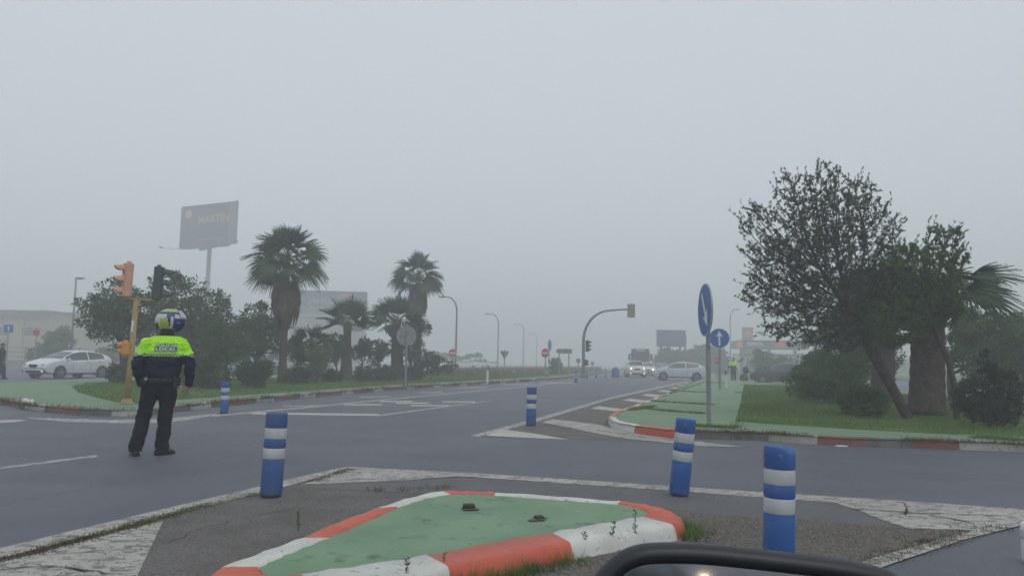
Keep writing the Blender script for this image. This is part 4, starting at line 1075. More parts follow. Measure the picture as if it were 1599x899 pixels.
# ---- fuel station
d = 142; base = Vector((V(1197, 560, d).x, d, 0)); k = 1 / S(d)
t = thing('fuel_station', 'fuel station canopy with white lettering and orange patches on a dark fascia', 'fuel station', base, -.05)
za, zb_ = HT(base, 544), HT(base, 531)
M_CANO = mat('canopy_fascia', (.02, .03, .055), .5); M_FOR = mat('fascia_orange', (.75, .22, .04), .5); M_FRED = mat('fascia_red', (.7, .06, .03), .5)
b = MB(); b.box((1.6, 4, (za + zb_) / 2), (105 * k, 8, zb_ - za), 0, bev=.1); cn = b.build('canopy', M_CANO, t)
T = Matrix.Translation((1.6, -.012, (za + zb_) / 2)) @ Matrix(((1, 0, 0, 0), (0, 0, -1, 0), (0, 1, 0, 0), (0, 0, 0, 1)))
text_mesh('REPSOL', .88, 'lettering', M_SWHITE, cn, T @ Matrix.Translation((-3.6, 0, 0)), .01, .03)
b = MB(); b.prism([(-7.0, -.7), (-5.9, -.7), (-5.9, .2), (-6.4, .68), (-7.1, .1)], .0, .03, 0, T); b.build('orange_emblem', M_FOR, cn)
b = MB(); b.prism([(-.1, -.55), (1.7, -.55), (1.7, .55), (-.1, .55)], .0, .03, 0, T); b.build('red_patch', M_FRED, cn)
for sx in (-3.6, 1.6, 6.4):
    b = MB(); b.box((sx, 4, za / 2), (.5, .5, za), 0, bev=.04); b.build('column', M_STEEL, t)
b = MB(); b.box((4.5, 13, 1.9), (14, 6, 3.8)); sp = b.build('shop', mat('shop_wall', (.5, .52, .52), .7), t)
b = MB(); b.box((4.5, 9.96, 1.7), (10, .08, 2.0)); b.build('window', M_GLASS, sp)
b = MB(); b.box((4.5, 9.9, 3.5), (14.1, .12, .5)); b.build('sign_band', M_CANO, sp)
d = 158; base = Vector((V(1168, 560, d).x, d, 0)); k = 1 / S(d)
t = thing('totem_sign', 'tall totem sign with a faded red top at the left end of the fuel station', 'totem sign', base, .05)
zt = HT(base, 511)
b = MB(); b.box((0, 0, zt / 2), (16.5 * k, .5, zt), 0, bev=.03); b.build('slab', mat('totem_grey', (.10, .085, .10), .6), t)
b = MB(); b.box((0, -.26, zt * .86), (15.6 * k, .04, zt * .24)); hdp = b.build('red_panel', mat('totem_red', (.34, .10, .06), .6), t)
b = MB(); b.prism([(.45 * math.cos(a), .35 * math.sin(a)) for a in [kk * PI / 8 for kk in range(16)]], 0, .02, 0, Matrix.Translation((0, -.281, zt * .88)) @ Matrix(((1, 0, 0, 0), (0, 0, -1, 0), (0, 1, 0, 0), (0, 0, 0, 1)))); b.build('emblem', M_FOR, hdp)
for i in range(3):
    b = MB(); b.box((0, -.265, zt * (.6 - .09 * i)), (13 * k, .03, zt * .05)); b.build('price_row', M_BBG, t)

# ---- buildings on the far left
M_WALLY = nz(mat('yellowish_wall', (.36, .33, .22), .9), .3, 4, c2=(.30, .28, .2)); M_WALLB = nz(mat('bluish_metal_wall', (.28, .31, .36), .7), .3, 3, c2=(.24, .27, .32)); M_ROOF = mat('metal_roof', (.17, .18, .19), .6)
def shed(label, pxa, pxb, ytop, ybase, d, wallm, depth=18, windows=5, yaw=0.0, door=True):
    a, c = V(pxa, 560, d), V(pxb, 560, d); base = Vector(((a.x + c.x) / 2, d, .1)); wd = c.x - a.x; h = HT(base, ytop)
    t = thing('building', label, 'building', base, yaw)
    b = MB(); b.box((0, depth / 2, h / 2), (wd, depth, h)); wl = b.build('wall', wallm, t)
    b = MB(); b.box((0, depth / 2, h + .15), (wd + .6, depth + .6, .3)); b.box((0, -.35, h - .35), (wd + .62, .06, .7)); b.build('roof', M_ROOF, t)
    for i in range(windows):
        x = -wd / 2 + wd * (i + .5) / windows
        b = MB(); b.box((x, -.02, h * .62), (wd / windows * .55, .1, h * .16)); wo = b.build('window', M_GLASS, wl)
    for i in range(int(wd / 3.2)):
        b = MB(); b.box((-wd / 2 + 1.6 + i * 3.2, -.04, h * .46), (.12, .08, h * .9)); b.build('downpipe' if i % 3 == 0 else 'panel_joint', M_ROOF, wl)
    if door:
        b = MB(); b.box((wd * .2, -.03, 1.6), (3.4, .1, 3.2)); b.build('door', M_GREYP, wl)
    return t
shed('low yellowish warehouse fading in the fog at the left edge', -190, 72, 487, 560, 112, M_WALLY)
shed('bluish warehouse fading in the fog behind the straight lamp post', 74, 240, 492, 560, 135, M_WALLB, windows=6)
shed('long pale building barely visible behind the left trees', 240, 430, 540, 560, 125, M_PALEW, windows=7)
d = 80
for i, (px, y0, wpx, lb) in enumerate(((86, 543, 13, 'small pale kiosk behind the left white hatchback'), )):
    base = V(px, 560, d); base.z = .1; k = 1 / S(d)
    t = thing('kiosk', lb, 'kiosk', base, .1); h = HT(base, y0)
    b = MB(); b.box((0, 1, h / 2), (wpx * k, 2, h), 0, bev=.03); wl = b.build('wall', M_PALEW, t)
    b = MB(); b.box((0, .9, h + .05), (wpx * k + .3, 2.5, .12)); b.build('roof', M_ROOF, t)
    b = MB(); b.box((0, -.02, h * .6), (wpx * k * .6, .06, h * .3)); b.build('window', M_GLASS, wl)
# low wall with posts on the left
base = V(60, 560, 58); base.z = .1
t = thing('fence', 'low pale wall with thin posts along the far left yard', 'fence', base, .03)
b = MB(); b.box((0, 0, .35), (44, .25, .7)); b.build('wall', M_PALEW, t)
for i in range(22):
    b = MB(); b.tube([(-21 + i * 2, 0, .7), (-21 + i * 2, 0, 1.7)], .03, 6); b.build('post', M_GREYP, t)
b = MB()
for z in (.95, 1.3, 1.65): b.tube([(-21, 0, z), (21, 0, z)], .015, 4)
b.build('rail', M_GREYP, t)
# ================================================================ vegetation
R_ = np.random.RandomState(11)
def leafmat(name, c, c2, sc=1.2, hi=.6):
    m = nz(nz(mat(name, c, .75, spec=.15), sc, 3, c2=c2, lo=.4, hi=hi), 12, 2, c2=tuple(x * .6 for x in c), lo=.5, hi=.7, fac=.6)
    return m
L_DARK = leafmat('dark_foliage', (.048, .088, .038), (.072, .125, .048))
L_OLIVE = leafmat('grey_green_foliage', (.05, .068, .044), (.075, .10, .06))
L_MID = leafmat('mid_green_foliage', (.065, .12, .038), (.105, .17, .055))
L_LIME = leafmat('yellow_green_foliage', (.12, .16, .05), (.16, .19, .07))
L_PALM = leafmat('palm_frond', (.05, .09, .05), (.08, .13, .068))
L_DEAD = leafmat('dead_palm_frond', (.080, .062, .052), (.12, .092, .07), 3)
L_BARK = nz(nz(mat('bark', (.062, .052, .045), .95, spec=.1), 6, 5, c2=(.10, .085, .07), lo=.4, hi=.65), 25, 5, c2=(.035, .03, .027), lo=.5, hi=.65, bump=.8, stretch=(1, 1, .25))
L_PBARK = nz(nz(mat('palm_bark', (.080, .060, .048), .95, spec=.1), 4, 5, c2=(.12, .092, .072), lo=.4, hi=.65), 9, 5, c2=(.05, .04, .035), lo=.5, hi=.62, bump=1, stretch=(1, 1, 3))

def leaf_arrays(P, D, L, W, fold=.25):
    """P base points (n,3), D unit directions, L lengths, W widths -> quads"""
    n = len(P); r = R_.normal(size=(n, 3)); s = np.cross(D, r); s /= np.linalg.norm(s, axis=1, keepdims=True) + 1e-9
    L = np.broadcast_to(L, (n,))[:, None]; W = np.broadcast_to(W, (n,))[:, None]
    mid = P + D * L * .5; nrm = np.cross(D, s)
    Vv = np.stack([P, mid + s * W * .5 + nrm * W * fold, P + D * L, mid - s * W * .5 + nrm * W * fold], 1).reshape(-1, 3)
    F = np.arange(n * 4).reshape(n, 4)
    return Vv, F
def unit(a): return a / (np.linalg.norm(a, axis=-1, keepdims=True) + 1e-9)

def ellw(cx, cy, rx, ry, y, dep=1.0):
    """crown lobe seen at px (cx,cy) with radii in px, at depth y -> centre, radii in metres"""
    c = V(cx, cy, y); k = y / FPX
    return np.array(c), np.array([rx * k, (rx + ry) / 2 * k * dep, ry * k])
def in_lobes(n, lobes, shell=.35):
    w_ = np.array([l[1].prod() for l in lobes]); idx = R_.choice(len(lobes), n, p=w_ / w_.sum())
    u = unit(R_.normal(size=(n, 3))); r = R_.uniform(0, 1, n) ** shell
    C = np.array([l[0] for l in lobes])[idx]; Rr = np.array([l[1] for l in lobes])[idx]
    return C + u * r[:, None] * Rr, u
def clump_tree(name, label, cat, base, lobes, nclump, per, leaf, lm, trunk_r=.08, group=None, spread=.28, up=.3, bark=L_BARK, aspect=.45, trunkpts=None, limbs=None, part='crown'):
    """thing with a trunk, limbs to the leaf clumps and the clumped crown"""
    t = thing(name, label, cat, base, 0, group); B = np.array(base)
    P, U = in_lobes(nclump, lobes, .45)
    P[:, 2] = np.maximum(P[:, 2], B[2] + .12)
    rm = np.mean([l[1].mean() for l in lobes])
    sizes = R_.uniform(.6, 1.3, nclump) * spread * rm
    cc = np.repeat(P, per, 0); ss = np.repeat(sizes, per)
    off = R_.normal(size=(nclump * per, 3)); off = unit(off) * (R_.uniform(0, 1, nclump * per) ** .5)[:, None] * ss[:, None]
    off[:, 2] *= .75
    Q = cc + off; Q[:, 2] = np.maximum(Q[:, 2], B[2] + .03)
    D = unit(unit(off) + R_.normal(size=off.shape) * .5 + np.array([0, 0, up]) + np.repeat(U, per, 0) * .3)
    Vv, F = leaf_arrays(Q - B, D, leaf * R_.uniform(.6, 1.3, len(Q)), leaf * aspect)
    np_mesh(part, Vv, F, lm, t)
    # trunk and limbs
    b = MB()
    cen = np.mean([l[0] for l in lobes], 0) - B
    low = min((l[0] - l[1] * .6)[2] for l in lobes) - B[2]
    tp = [Vector(q) for q in (trunkpts or [(0, 0, 0), (cen[0] * .25, cen[1] * .2, max(.1, low * .6)), (cen[0] * .6, cen[1] * .5, max(.2, low * 1.0)), (cen[0], cen[1], cen[2])])]
    tp = catmull(tp, 4)
    b.tube(tp, [trunk_r * (1.25 - .85 * i / (len(tp) - 1)) for i in range(len(tp))], 8)
    b.build('trunk', bark, t, smooth=True)
    b = MB(); nl = limbs if limbs is not None else min(nclump, 26)
    for j in R_.choice(nclump, nl, replace=False):
        q = Vector(P[j] - B); i0 = rnd.randint(int(len(tp) * .35), len(tp) - 1)
        s0 = tp[i0]; m_ = s0.lerp(q, .5) + Vector((rnd.uniform(-.1, .1), rnd.uniform(-.1, .1), rnd.uniform(-.05, .15))) * (q - s0).length
        b.tube(catmull([s0, m_, q], 3), [trunk_r * x for x in (.42, .36, .3, .24, .19, .14, .08)], 5)
    b.build('limbs', bark, t, smooth=True)
    return t
def spread_lobes(*a, y, dep=1.0): return [ellw(*q, y, dep) for q in a]

# ---- fan palms
def frond(b, az, el, pl, bl, nseg=20, arc=2.2, droop=.5, cup=.25, mi=0, stem=1, foldr=.9):
    """petiole from the origin, blade of nseg leaflets; mesh added to b (mi blade, stem petiole)"""
    d = Vector((math.cos(az) * math.cos(el), math.sin(az) * math.cos(el), math.sin(el)))
    side = Vector((-math.sin(az), math.cos(az), 0)); upv = side.cross(d) * -1
    if upv.z < 0 and abs(el) < 1.5: upv = -upv
    # petiole with sag
    P = []
    for i in range(5):
        t = i / 4; P.append(d * (pl * t) + Vector((0, 0, -.18 * pl * t * t)))
    b.tube(P, [.022, .018, .015, .013, .012], 4, stem, cap=False)
    hub = P[-1]; dd = (P[-1] - P[-2]).normalized(); side = dd.cross(Vector((0, 0, 1))); side = side.normalized() if side.length > .05 else Vector((1, 0, 0))
    nn = side.cross(dd)
    fold = rnd.uniform(-foldr, foldr); side2 = side * math.cos(fold) + nn * math.sin(fold); n2 = side2.cross(dd)
    for k in range(nseg):
        a = -arc / 2 + arc * (k + .5) / nseg
        L = bl * (1 - .28 * abs(a / (arc / 2)) ** 2) * rnd.uniform(.92, 1.06)
        dr = dd * math.cos(a) + side2 * math.sin(a) + n2 * (cup * abs(math.sin(a)))
        dr.normalize(); w_ = side2 * math.cos(a) - dd * math.sin(a)
        hw = L * math.tan(arc / nseg / 2) * .62
        dz = droop * rnd.uniform(.7, 1.35)
        pts = []
        for (t, ww) in ((.03, .25), (.3, .9), (.55, 1.1), (.78, .55), (1.0, .06)):
            c = hub + dr * (L * t) + Vector((0, 0, -dz * L * max(0, t - .25) ** 2 * 1.3))
            zig = n2 * (hw * .25 * (1 if k % 2 else -1))
            pts.append((c - w_ * hw * ww + zig, c + w_ * hw * ww - zig))
        vs = [q for pr in pts for q in pr]
        b.add(vs, [(2 * i, 2 * i + 1, 2 * i + 3, 2 * i + 2) for i in range(4)], mi)
def palm(label, base, top, r0, r1, nf, pl, bl, elr=(-.55, 1.35), skirt=0, skirt_len=1.0, lm=L_PALM, group='fan palms', droop=.5, bend=(0, 0), nseg=20, bulge=0, cat='palm tree', sk0=0):
    t = thing('palm_tree', label, cat, base, 0, group); T = Vector(top) - Vector(base)
    b = MB(); pts = []; rad = []; n = 22
    for i in range(n + 1):
        u = i / n; pts.append(Vector((T.x * u + bend[0] * math.sin(PI * u), T.y * u + bend[1] * math.sin(PI * u), T.z * u)))
        rad.append((r0 * (1 - u) ** 1.3 + r1 * (1 - (1 - u) ** 1.3)) * (1 + .05 * (i % 2)) * (1 + bulge * math.exp(-((u - .97) / .1) ** 2)) * (1 + .14 * math.exp(-u * 14)))
    b.tube(pts, rad, 14); b.build('trunk', L_PBARK, t, smooth=True)
    b = MB(); 
    for k in range(nf):
        u = (k + .5) / nf; el = elr[1] + (elr[0] - elr[1]) * u ** .85 + rnd.uniform(-.12, .12); az = k * 2.39996 + rnd.uniform(-.2, .2)
        frond(b, az, el, pl * rnd.uniform(.85, 1.1), bl * rnd.uniform(.85, 1.1), nseg, rnd.uniform(2.3, 3.1), droop * (1.3 - .5 * max(0, el)))
    for v in range(len(b.v)): b.v[v] = tuple(Vector(b.v[v]) + T)
    b.build('crown', [lm, lm], t)
    if skirt:
        b = MB()
        for k in range(skirt):
            az = rnd.uniform(0, 2 * PI); z0 = -(sk0 + rnd.uniform(0, .5)) * skirt_len; rr = rnd.uniform(.10, .30) * (pl + bl)
            o_ = Vector((math.cos(az), math.sin(az), 0)); s_ = Vector((-math.sin(az), math.cos(az), 0))
            L = skirt_len * rnd.uniform(.35, .75); w_ = rnd.uniform(.05, .14)
            p0 = Vector((0, 0, z0)); p1 = o_ * rr + Vector((0, 0, z0 + .02 * L)); p2 = o_ * rr * 1.15 + Vector((0, 0, z0 - L * .5)); p3 = o_ * rr * .95 + Vector((0, 0, z0 - L))
            tw = s_ * w_
            b.add([p0 - tw * .2, p0 + tw * .2, p1 + tw * .6, p1 - tw * .6, p2 + tw, p2 - tw, p3 + tw * .15, p3 - tw * .15], [(0, 1, 2, 3), (3, 2, 4, 5), (5, 4, 6, 7)])
        for v in range(len(b.v)): b.v[v] = tuple(Vector(b.v[v]) + T)
        b.build('dead_skirt', L_DEAD, t)
    return t
def palm_px(label, bx, by, tx, ty, **k):
    p = G(bx, by, .13); top = V(tx, ty, p.y + k.pop('dy', 0)); 
    s = p.y / FPX
    for a in ('r0', 'r1', 'pl', 'bl', 'skirt_len'):
        if a in k: k[a] = k[a] * s
    return palm(label, p, top, **k)
palm_px('tall fan palm with a full round crown and a thick skirt of dead fronds', 440, 598, 449, 404, r0=6.5, r1=4.5, nf=58, pl=34, bl=34, elr=(-.55, 1.5), skirt=380, skirt_len=64, sk0=.55, droop=.34, nseg=26)
palm_px('fan palm with a rough tapering trunk and open upright fronds, right of the grey hoarding', 540, 593, 543, 508, r0=10, r1=5, nf=24, pl=24, bl=31, elr=(.15, 1.45), skirt=0, droop=.12, bulge=.3)
palm_px('tall slender fan palm with a brown conical skirt, above the round grey sign back', 652, 590, 653, 431, r0=6, r1=4, nf=46, pl=22, bl=24, elr=(-.5, 1.5), skirt=280, skirt_len=46, sk0=.35, droop=.34)
palm_px('short thick trunked fan palm just left of the round grey sign back', 621, 593, 619, 503, r0=11, r1=7, nf=28, pl=24, bl=30, elr=(.0, 1.4), skirt=40, skirt_len=24, droop=.2)
palm_px('small low fan palm between the tall palm and the yellow green shrub', 487, 597, 487, 537, r0=4, r1=3, nf=24, pl=18, bl=25, elr=(-.2, 1.3), skirt=20, skirt_len=12, droop=.35)
# right island palms
p = G(1447, 649, .13)
palm('massive fan palm trunk on the right island with drooping fronds reaching to the right', p, V(1450, 440, p.y + .3), .385, .34, 20, .95, 1.05, elr=(-.3, .42), skirt=260, skirt_len=1.0, droop=.16, nseg=24, lm=L_PALM)
p = G(1378, 629, .13)
palm('second thick fan palm trunk, behind and left of the massive one', p, V(1380, 470, p.y), .36, .32, 22, .8, 1.0, elr=(-.3, 1.2), skirt=60, skirt_len=.9, droop=.4)

# ---- left trees and bushes
TG = 'trees on the left verge'; BGp = 'bushes on the left verge'
p = G(196, 598, .13)
clump_tree('tree', 'round dark leafy tree behind the ochre traffic light', 'tree', p, spread_lobes((170, 478, 46, 44), (205, 498, 48, 48), (165, 510, 34, 24), y=p.y), 110, 60, .16, L_DARK, .16, TG)
p = G(300, 597, .13)
clump_tree('tree', 'broad dark tree with a ragged top behind the officer helmet', 'tree', p, spread_lobes((262, 458, 34, 32), (310, 478, 46, 46), (345, 500, 30, 34), (270, 520, 60, 50), (330, 540, 45, 40), y=p.y), 190, 60, .16, L_DARK, .17, TG)
p = G(398, 597, .13)
clump_tree('tree', 'lower spreading tree just left of the tall palm', 'tree', p, spread_lobes((405, 502, 38, 28), (380, 530, 40, 30), (430, 530, 28, 30), y=p.y), 120, 55, .16, L_MID, .13, TG)
p = G(357, 603, .13)
clump_tree('tree', 'mid green bushy young tree between the two large left trees', 'tree', p, spread_lobes((350, 540, 40, 34), (335, 520, 24, 22), y=p.y), 80, 60, .13, L_MID, .08, TG)
p = G(527, 594, .13)
clump_tree('small_tree', 'small slender tree between the yellow green shrub and the rough trunk palm', 'tree', p, spread_lobes((525, 540, 18, 20), (515, 556, 12, 10), y=p.y), 46, 36, .16, L_DARK, .05, TG)
p = G(566, 592, .13)
clump_tree('small_tree', 'small round headed tree on a thin stem right of the rough trunk palm', 'tree', p, spread_lobes((565, 540, 14, 12), (562, 552, 18, 10), y=p.y), 44, 36, .16, L_DARK, .05, TG)
p = G(590, 592, .13)
clump_tree('small_tree', 'low bushy small tree left of the short thick palm', 'tree', p, spread_lobes((590, 552, 20, 20), y=p.y), 44, 36, .16, L_MID, .05, TG)
p = G(643, 594, .13)
clump_tree('small_tree', 'leafy tree wrapping the foot of the slender palm behind the round sign back', 'tree', p, spread_lobes((640, 535, 24, 34), (655, 520, 20, 22), (612, 525, 12, 18), y=p.y), 70, 40, .16, L_OLIVE, .07, TG)
p = G(462, 596, .13)
clump_tree('small_tree', 'thin tree right behind the tall palm trunk', 'tree', p, spread_lobes((462, 545, 16, 20), (472, 560, 14, 12), y=p.y), 40, 36, .15, L_MID, .05, TG)
def bush(label, cx, cy, rx, ry, base_y, lm=L_DARK, leaf=.13, n=70, per=45, group=BGp, asp=.45, up=.3, z=.13, name='bush', lobes=None, spread=.3):
    p = G(cx, base_y, z)
    return clump_tree(name, label, 'bush', p, spread_lobes(*(lobes or [(cx, cy, rx, ry)]), y=p.y), n, per, leaf, lm, trunk_r=.03, group=group, limbs=8, aspect=asp, up=up, part='foliage', spread=spread)
bush('dark rounded bush right of the officer, left of two beside the kerb bollard', 326, 580, 32, 26, 607, L_DARK)
bush('dark rounded bush just right of the kerb bollard', 398, 583, 28, 22, 606, L_DARK)
bush('small round bush right of the tall palm foot', 463, 588, 18, 13, 600, L_DARK, n=44)
bush('yellow green conical shrub among the palms', 494, 566, 14, 28, 598, L_LIME, n=60)
bush('small round bush just left of the rough trunk palm', 519, 588, 14, 11, 597, L_DARK, n=40)
bush('small dark bush right of the rough trunk palm', 567, 584, 16, 12, 596, L_DARK, n=40)
bush('small dark bush left of the round grey sign back', 600, 584, 18, 13, 596, L_DARK, n=40)
bush('low bush at the foot of the short thick palm', 645, 584, 18, 14, 595, L_DARK, n=40)
bush('dark bush in front of the half hidden white car', 672, 570, 22, 24, 593, L_DARK, n=70, lobes=[(668, 570, 22, 22), (695, 574, 20, 12), (680, 560, 14, 10)])
bush('small dark bush left of the ochre traffic light post', 184, 583, 12, 14, 600, L_DARK, n=40, name='bush')
bush('dark bush behind the officer elbow', 300, 575, 22, 26, 603, L_DARK)
bush('faint round bush below the direction board', 866, 572, 11, 13, 584, L_MID, leaf=.25, n=40, group=None)
bush('faint greenish bush beyond the left road behind the white hatchback', 72, 553, 24, 16, 573, L_MID, leaf=.35, n=60, group=None, z=.1)
bush('faint tall bush behind the small pale kiosk', 92, 535, 16, 24, 573, L_MID, leaf=.35, n=60, group=None, z=.1)
bush('faint bush near the bluish warehouse', 170, 558, 22, 12, 572, L_MID, leaf=.35, n=50, group=None, z=.1)
# ---- right side
BGr = 'bushes around the right island'
bush('low leafy green bush left of the leaning trunk', 1347, 628, 40, 24, 652, L_MID, leaf=.09, n=150, per=40, group=BGr, up=.8, lobes=[(1335, 628, 26, 20), (1365, 632, 28, 18), (1345, 618, 18, 16)])
bush('dark upright leafy bush near the right edge', 1545, 630, 44, 40, 668, L_OLIVE, leaf=.085, n=230, per=34, group=BGr, up=1.3, lobes=[(1550, 640, 42, 28), (1520, 612, 18, 24), (1565, 605, 20, 30), (1540, 572, 10, 22), (1508, 625, 16, 26), (1585, 625, 16, 26)], spread=.26)
bush('green bush left of the second palm trunk, nearest the grass', 1300, 605, 34, 26, 630, L_MID, leaf=.11, n=130, per=50, group=BGr, lobes=[(1290, 606, 38, 24), (1320, 585, 30, 30), (1260, 600, 24, 20)])
bush('pale green bush at the left end of the right hand greenery', 1252, 588, 26, 22, 612, L_MID, leaf=.16, n=80, per=50, group=BGr, lobes=[(1252, 590, 26, 18), (1275, 572, 26, 26)])
bush('dark bush behind the police motorcycles', 1206, 572, 36, 17, 590, L_DARK, leaf=.25, n=90, per=40, group=BGr, z=.0)
bush('tall dark shrub by the fuel station column', 1187, 560, 12, 15, 589, L_DARK, leaf=.25, n=50, per=40, group=BGr, z=.0)
p = G(1488, 627, .13)
clump_tree('tree', 'bushy background tree with a thin stem right of the massive palm', 'tree', p, spread_lobes((1545, 520, 60, 36), (1510, 540, 32, 32), (1590, 540, 40, 50), (1540, 575, 46, 26), (1600, 590, 40, 30), y=p.y), 260, 60, .14, L_MID, .12, None, trunkpts=[(0, 0, 0), (-.05, 0, .9), (.1, 0, 1.7), (1.2, 0, 2.6)])
p = G(1330, 622, .13)
clump_tree('tree', 'dense mid green tree behind the leaning trunk', 'tree', p, spread_lobes((1300, 545, 46, 46), (1350, 515, 52, 50), (1275, 580, 36, 26), (1370, 560, 34, 40), (1320, 580, 40, 30), y=p.y), 260, 70, .12, L_MID, .10, None)
# far woods fading out
def wood(label, x0, x1, ytop, d, seed, hgt=None):
    rs = np.random.RandomState(seed); a = V(x0, 560, d).x; c = V(x1, 560, d).x; n = 9000
    x = rs.uniform(a, c, n); prof = V((x0 + x1) / 2, ytop, d).z * (.85 + .15 * np.sin(x * .75 + seed) + .06 * np.sin(x * 2.9)) * np.clip((x - a) / 1.5, .25, 1) * np.clip((c - x) / 1.5, .25, 1)
    P = np.stack([x, d + rs.uniform(-4, 4, n), prof * rs.uniform(0, 1, n) ** .7], 1)
    Vv, F = leaf_arrays(P, unit(rs.normal(size=(n, 3)) + np.array([0, 0, .4])), .55, .35)
    o = np_mesh('distant_wood', Vv, F, L_DARK); tag(o, label, 'wood', kind='stuff')
wood('dim far wood fading into the fog behind the silver hatchback', 1022, 1140, 541, 125, 3)
wood('dim far hedge behind the fuel station', 1150, 1700, 556, 165, 5)
wood('dim far trees behind the left parked cars', 640, 760, 552, 150, 6)

# ---- leaning tree on the right island: grown branch by branch
def grow(base_pts, attract, step, kill, infl, maxit=160, seed=1):
    rs = np.random.RandomState(seed)
    nodes = [np.array(p) for p in base_pts]; parent = [i - 1 for i in range(len(nodes))]
    A = attract.copy(); N_ = np.array(nodes)
    dist = np.full(len(A), 1e9); near = np.zeros(len(A), int)
    def upd(newidx):
        nonlocal dist, near
        for j in newidx:
            d = np.linalg.norm(A - nodes[j], axis=1); m = d < dist; dist[m] = d[m]; near[m] = j
    upd(range(len(nodes)))
    for it in range(maxit):
        keep = dist > kill; A, dist, near = A[keep], dist[keep], near[keep]
        if len(A) == 0: break
        m = dist < infl
        if not m.any(): break
        dirs = {}
        for a, j in zip(A[m], near[m]): dirs.setdefault(int(j), []).append(a)
        new = []
        for j, al in dirs.items():
            v = unit(np.array(al) - nodes[j]).sum(0); v = unit(v + rs.normal(size=3) * .42)
            nodes.append(nodes[j] + v * step); parent.append(j); new.append(len(nodes) - 1)
        upd(new)
    return np.array(nodes), parent
def grown_tree(label, base, trunk, lobes, natt, step, kill, infl, lm, leaf, tuft, r_tip=.006, expo=2.3, group=None, aspect=.2, seed=1, shell=.4, maxr=.12, inner=.0, whips=0):
    t = thing('tree', label, 'tree', base, 0, group); B = np.array(base)
    A, _ = in_lobes(natt, lobes, shell)
    nodes, parent = grow([np.array(q) for q in trunk], A, step, kill, infl, seed=seed)
    n = len(nodes); kids = [[] for _ in range(n)]
    for i, q in enumerate(parent):
        if q >= 0: kids[q].append(i)
    rad = np.zeros(n)
    for i in range(n - 1, -1, -1):
        rad[i] = r_tip if not kids[i] else sum(rad[k] ** expo for k in kids[i]) ** (1 / expo)
    rad = np.minimum(rad, maxr)
    nt_ = len(trunk)
    for name, cond in (('trunk', lambda i: i < nt_), ('branches', lambda i: i >= nt_)):
        b = MB()
        # chains
        starts = [(parent[i], i) for i in range(1, n) if cond(i) and (not cond(parent[i]) or kids[parent[i]][0] != i or parent[i] == 0)]
        for s0, i in starts:
            ch = [s0, i]
            while kids[ch[-1]] and cond(kids[ch[-1]][0]): ch.append(kids[ch[-1]][0])
            pts = [Vector(nodes[k] - B) for k in ch]; rr = [min(rad[k], rad[ch[1]] * 1.15) if q == 0 else rad[k] for q, k in enumerate(ch)]
            b.tube(pts, rr, 10 if name == 'trunk' else (6 if max(rr) > .02 else 4), cap=False)
        b.build(name, L_BARK, t, smooth=True)
    tips = [i for i in range(n) if i >= nt_ and rad[i] < r_tip * 1.7 and (not kids[i] or R_.rand() < inner)]
    P = []; D = []
    if whips:
        b = MB(); cm = nodes[nt_:].mean(0)
        for i in tips:
            if kids[i] or R_.rand() > whips: continue
            d = unit(unit(nodes[i] - cm) + np.array([0, 0, .9]) + R_.normal(size=3) * .35); L = R_.uniform(.08, .30)
            q = [nodes[i], nodes[i] + d * L * .5 + R_.normal(size=3) * .01, nodes[i] + d * L]
            b.tube([Vector(x - B) for x in q], [.0026, .0022, .0016], 3, cap=False)
            for x in q[1:]:
                for _ in range(R_.randint(4, 8)):
                    P.append(x - d * R_.uniform(0, .05)); D.append(unit(d * .9 + np.array([0, 0, .4]) + R_.normal(size=3) * .45))
        b.build('twigs', L_BARK, t)
    for i in tips:
        d = unit(nodes[i] - nodes[parent[i]]); k = R_.randint(tuft[0], tuft[1])
        for _ in range(k):
            P.append(nodes[i] - d * R_.uniform(0, step * 1.0)); D.append(unit(d * .9 + np.array([0, 0, .45]) + R_.normal(size=3) * .5))
    P = np.array(P); D = np.array(D)
    Vv, F = leaf_arrays(P - B, D, leaf * R_.uniform(.6, 1.3, len(P)), leaf * aspect)
    np_mesh('crown', Vv, F, lm, t)
    return t, n
p = G(1418, 653, .13); y = p.y
tr = [tuple(p)] + [tuple(V(a, c, y + dy)) for a, c, dy in ((1409, 636, 0), (1400, 618, -.03), (1389, 598, -.06), (1377, 578, -.1), (1366, 558, -.12), (1356, 538, -.15), (1346, 515, -.2), (1338, 492, -.2))]
tr = [tuple(q) for q in catmull(tr, 2)]
t, n1 = grown_tree('leaning tree with a dark slanting trunk and airy twiggy crown on the right island', p, tr,
    spread_lobes((1290, 375, 92, 82), (1225, 440, 62, 58), (1183, 345, 36, 30), (1200, 395, 46, 36), (1240, 300, 38, 32), (1292, 285, 34, 34), (1345, 305, 34, 30), (1385, 350, 30, 34), (1320, 460, 90, 62), (1180, 466, 26, 14), (1250, 490, 66, 40), (1225, 520, 36, 22), (1310, 515, 62, 38), (1395, 440, 60, 60), y=y, dep=.9),
    5600, .06, .072, .6, L_OLIVE, .078, (8, 14), r_tip=.0030, expo=2.15, maxr=.13, seed=3, inner=.7, shell=.42, aspect=.24, whips=.5)
p = G(1468, 655, .13); y = p.y - .15
base2 = Vector((V(1492, 600, y).x, y, .13))
tr = [tuple(base2)] + [tuple(V(a, c, y)) for a, c in ((1490, 600), (1480, 560), (1462, 520))]
t, n2 = grown_tree('dense green tree tangled over the massive palm crown', base2, tr,
    spread_lobes((1430, 440, 66, 62), (1480, 405, 32, 34), (1400, 500, 66, 46), (1470, 470, 40, 40), (1475, 368, 34, 18), y=y, dep=.9),
    3000, .07, .085, .8, L_MID, .085, (11, 20), r_tip=.0035, maxr=.07, seed=8, inner=.9, aspect=.28, whips=.35)
print('grown', n1, n2)

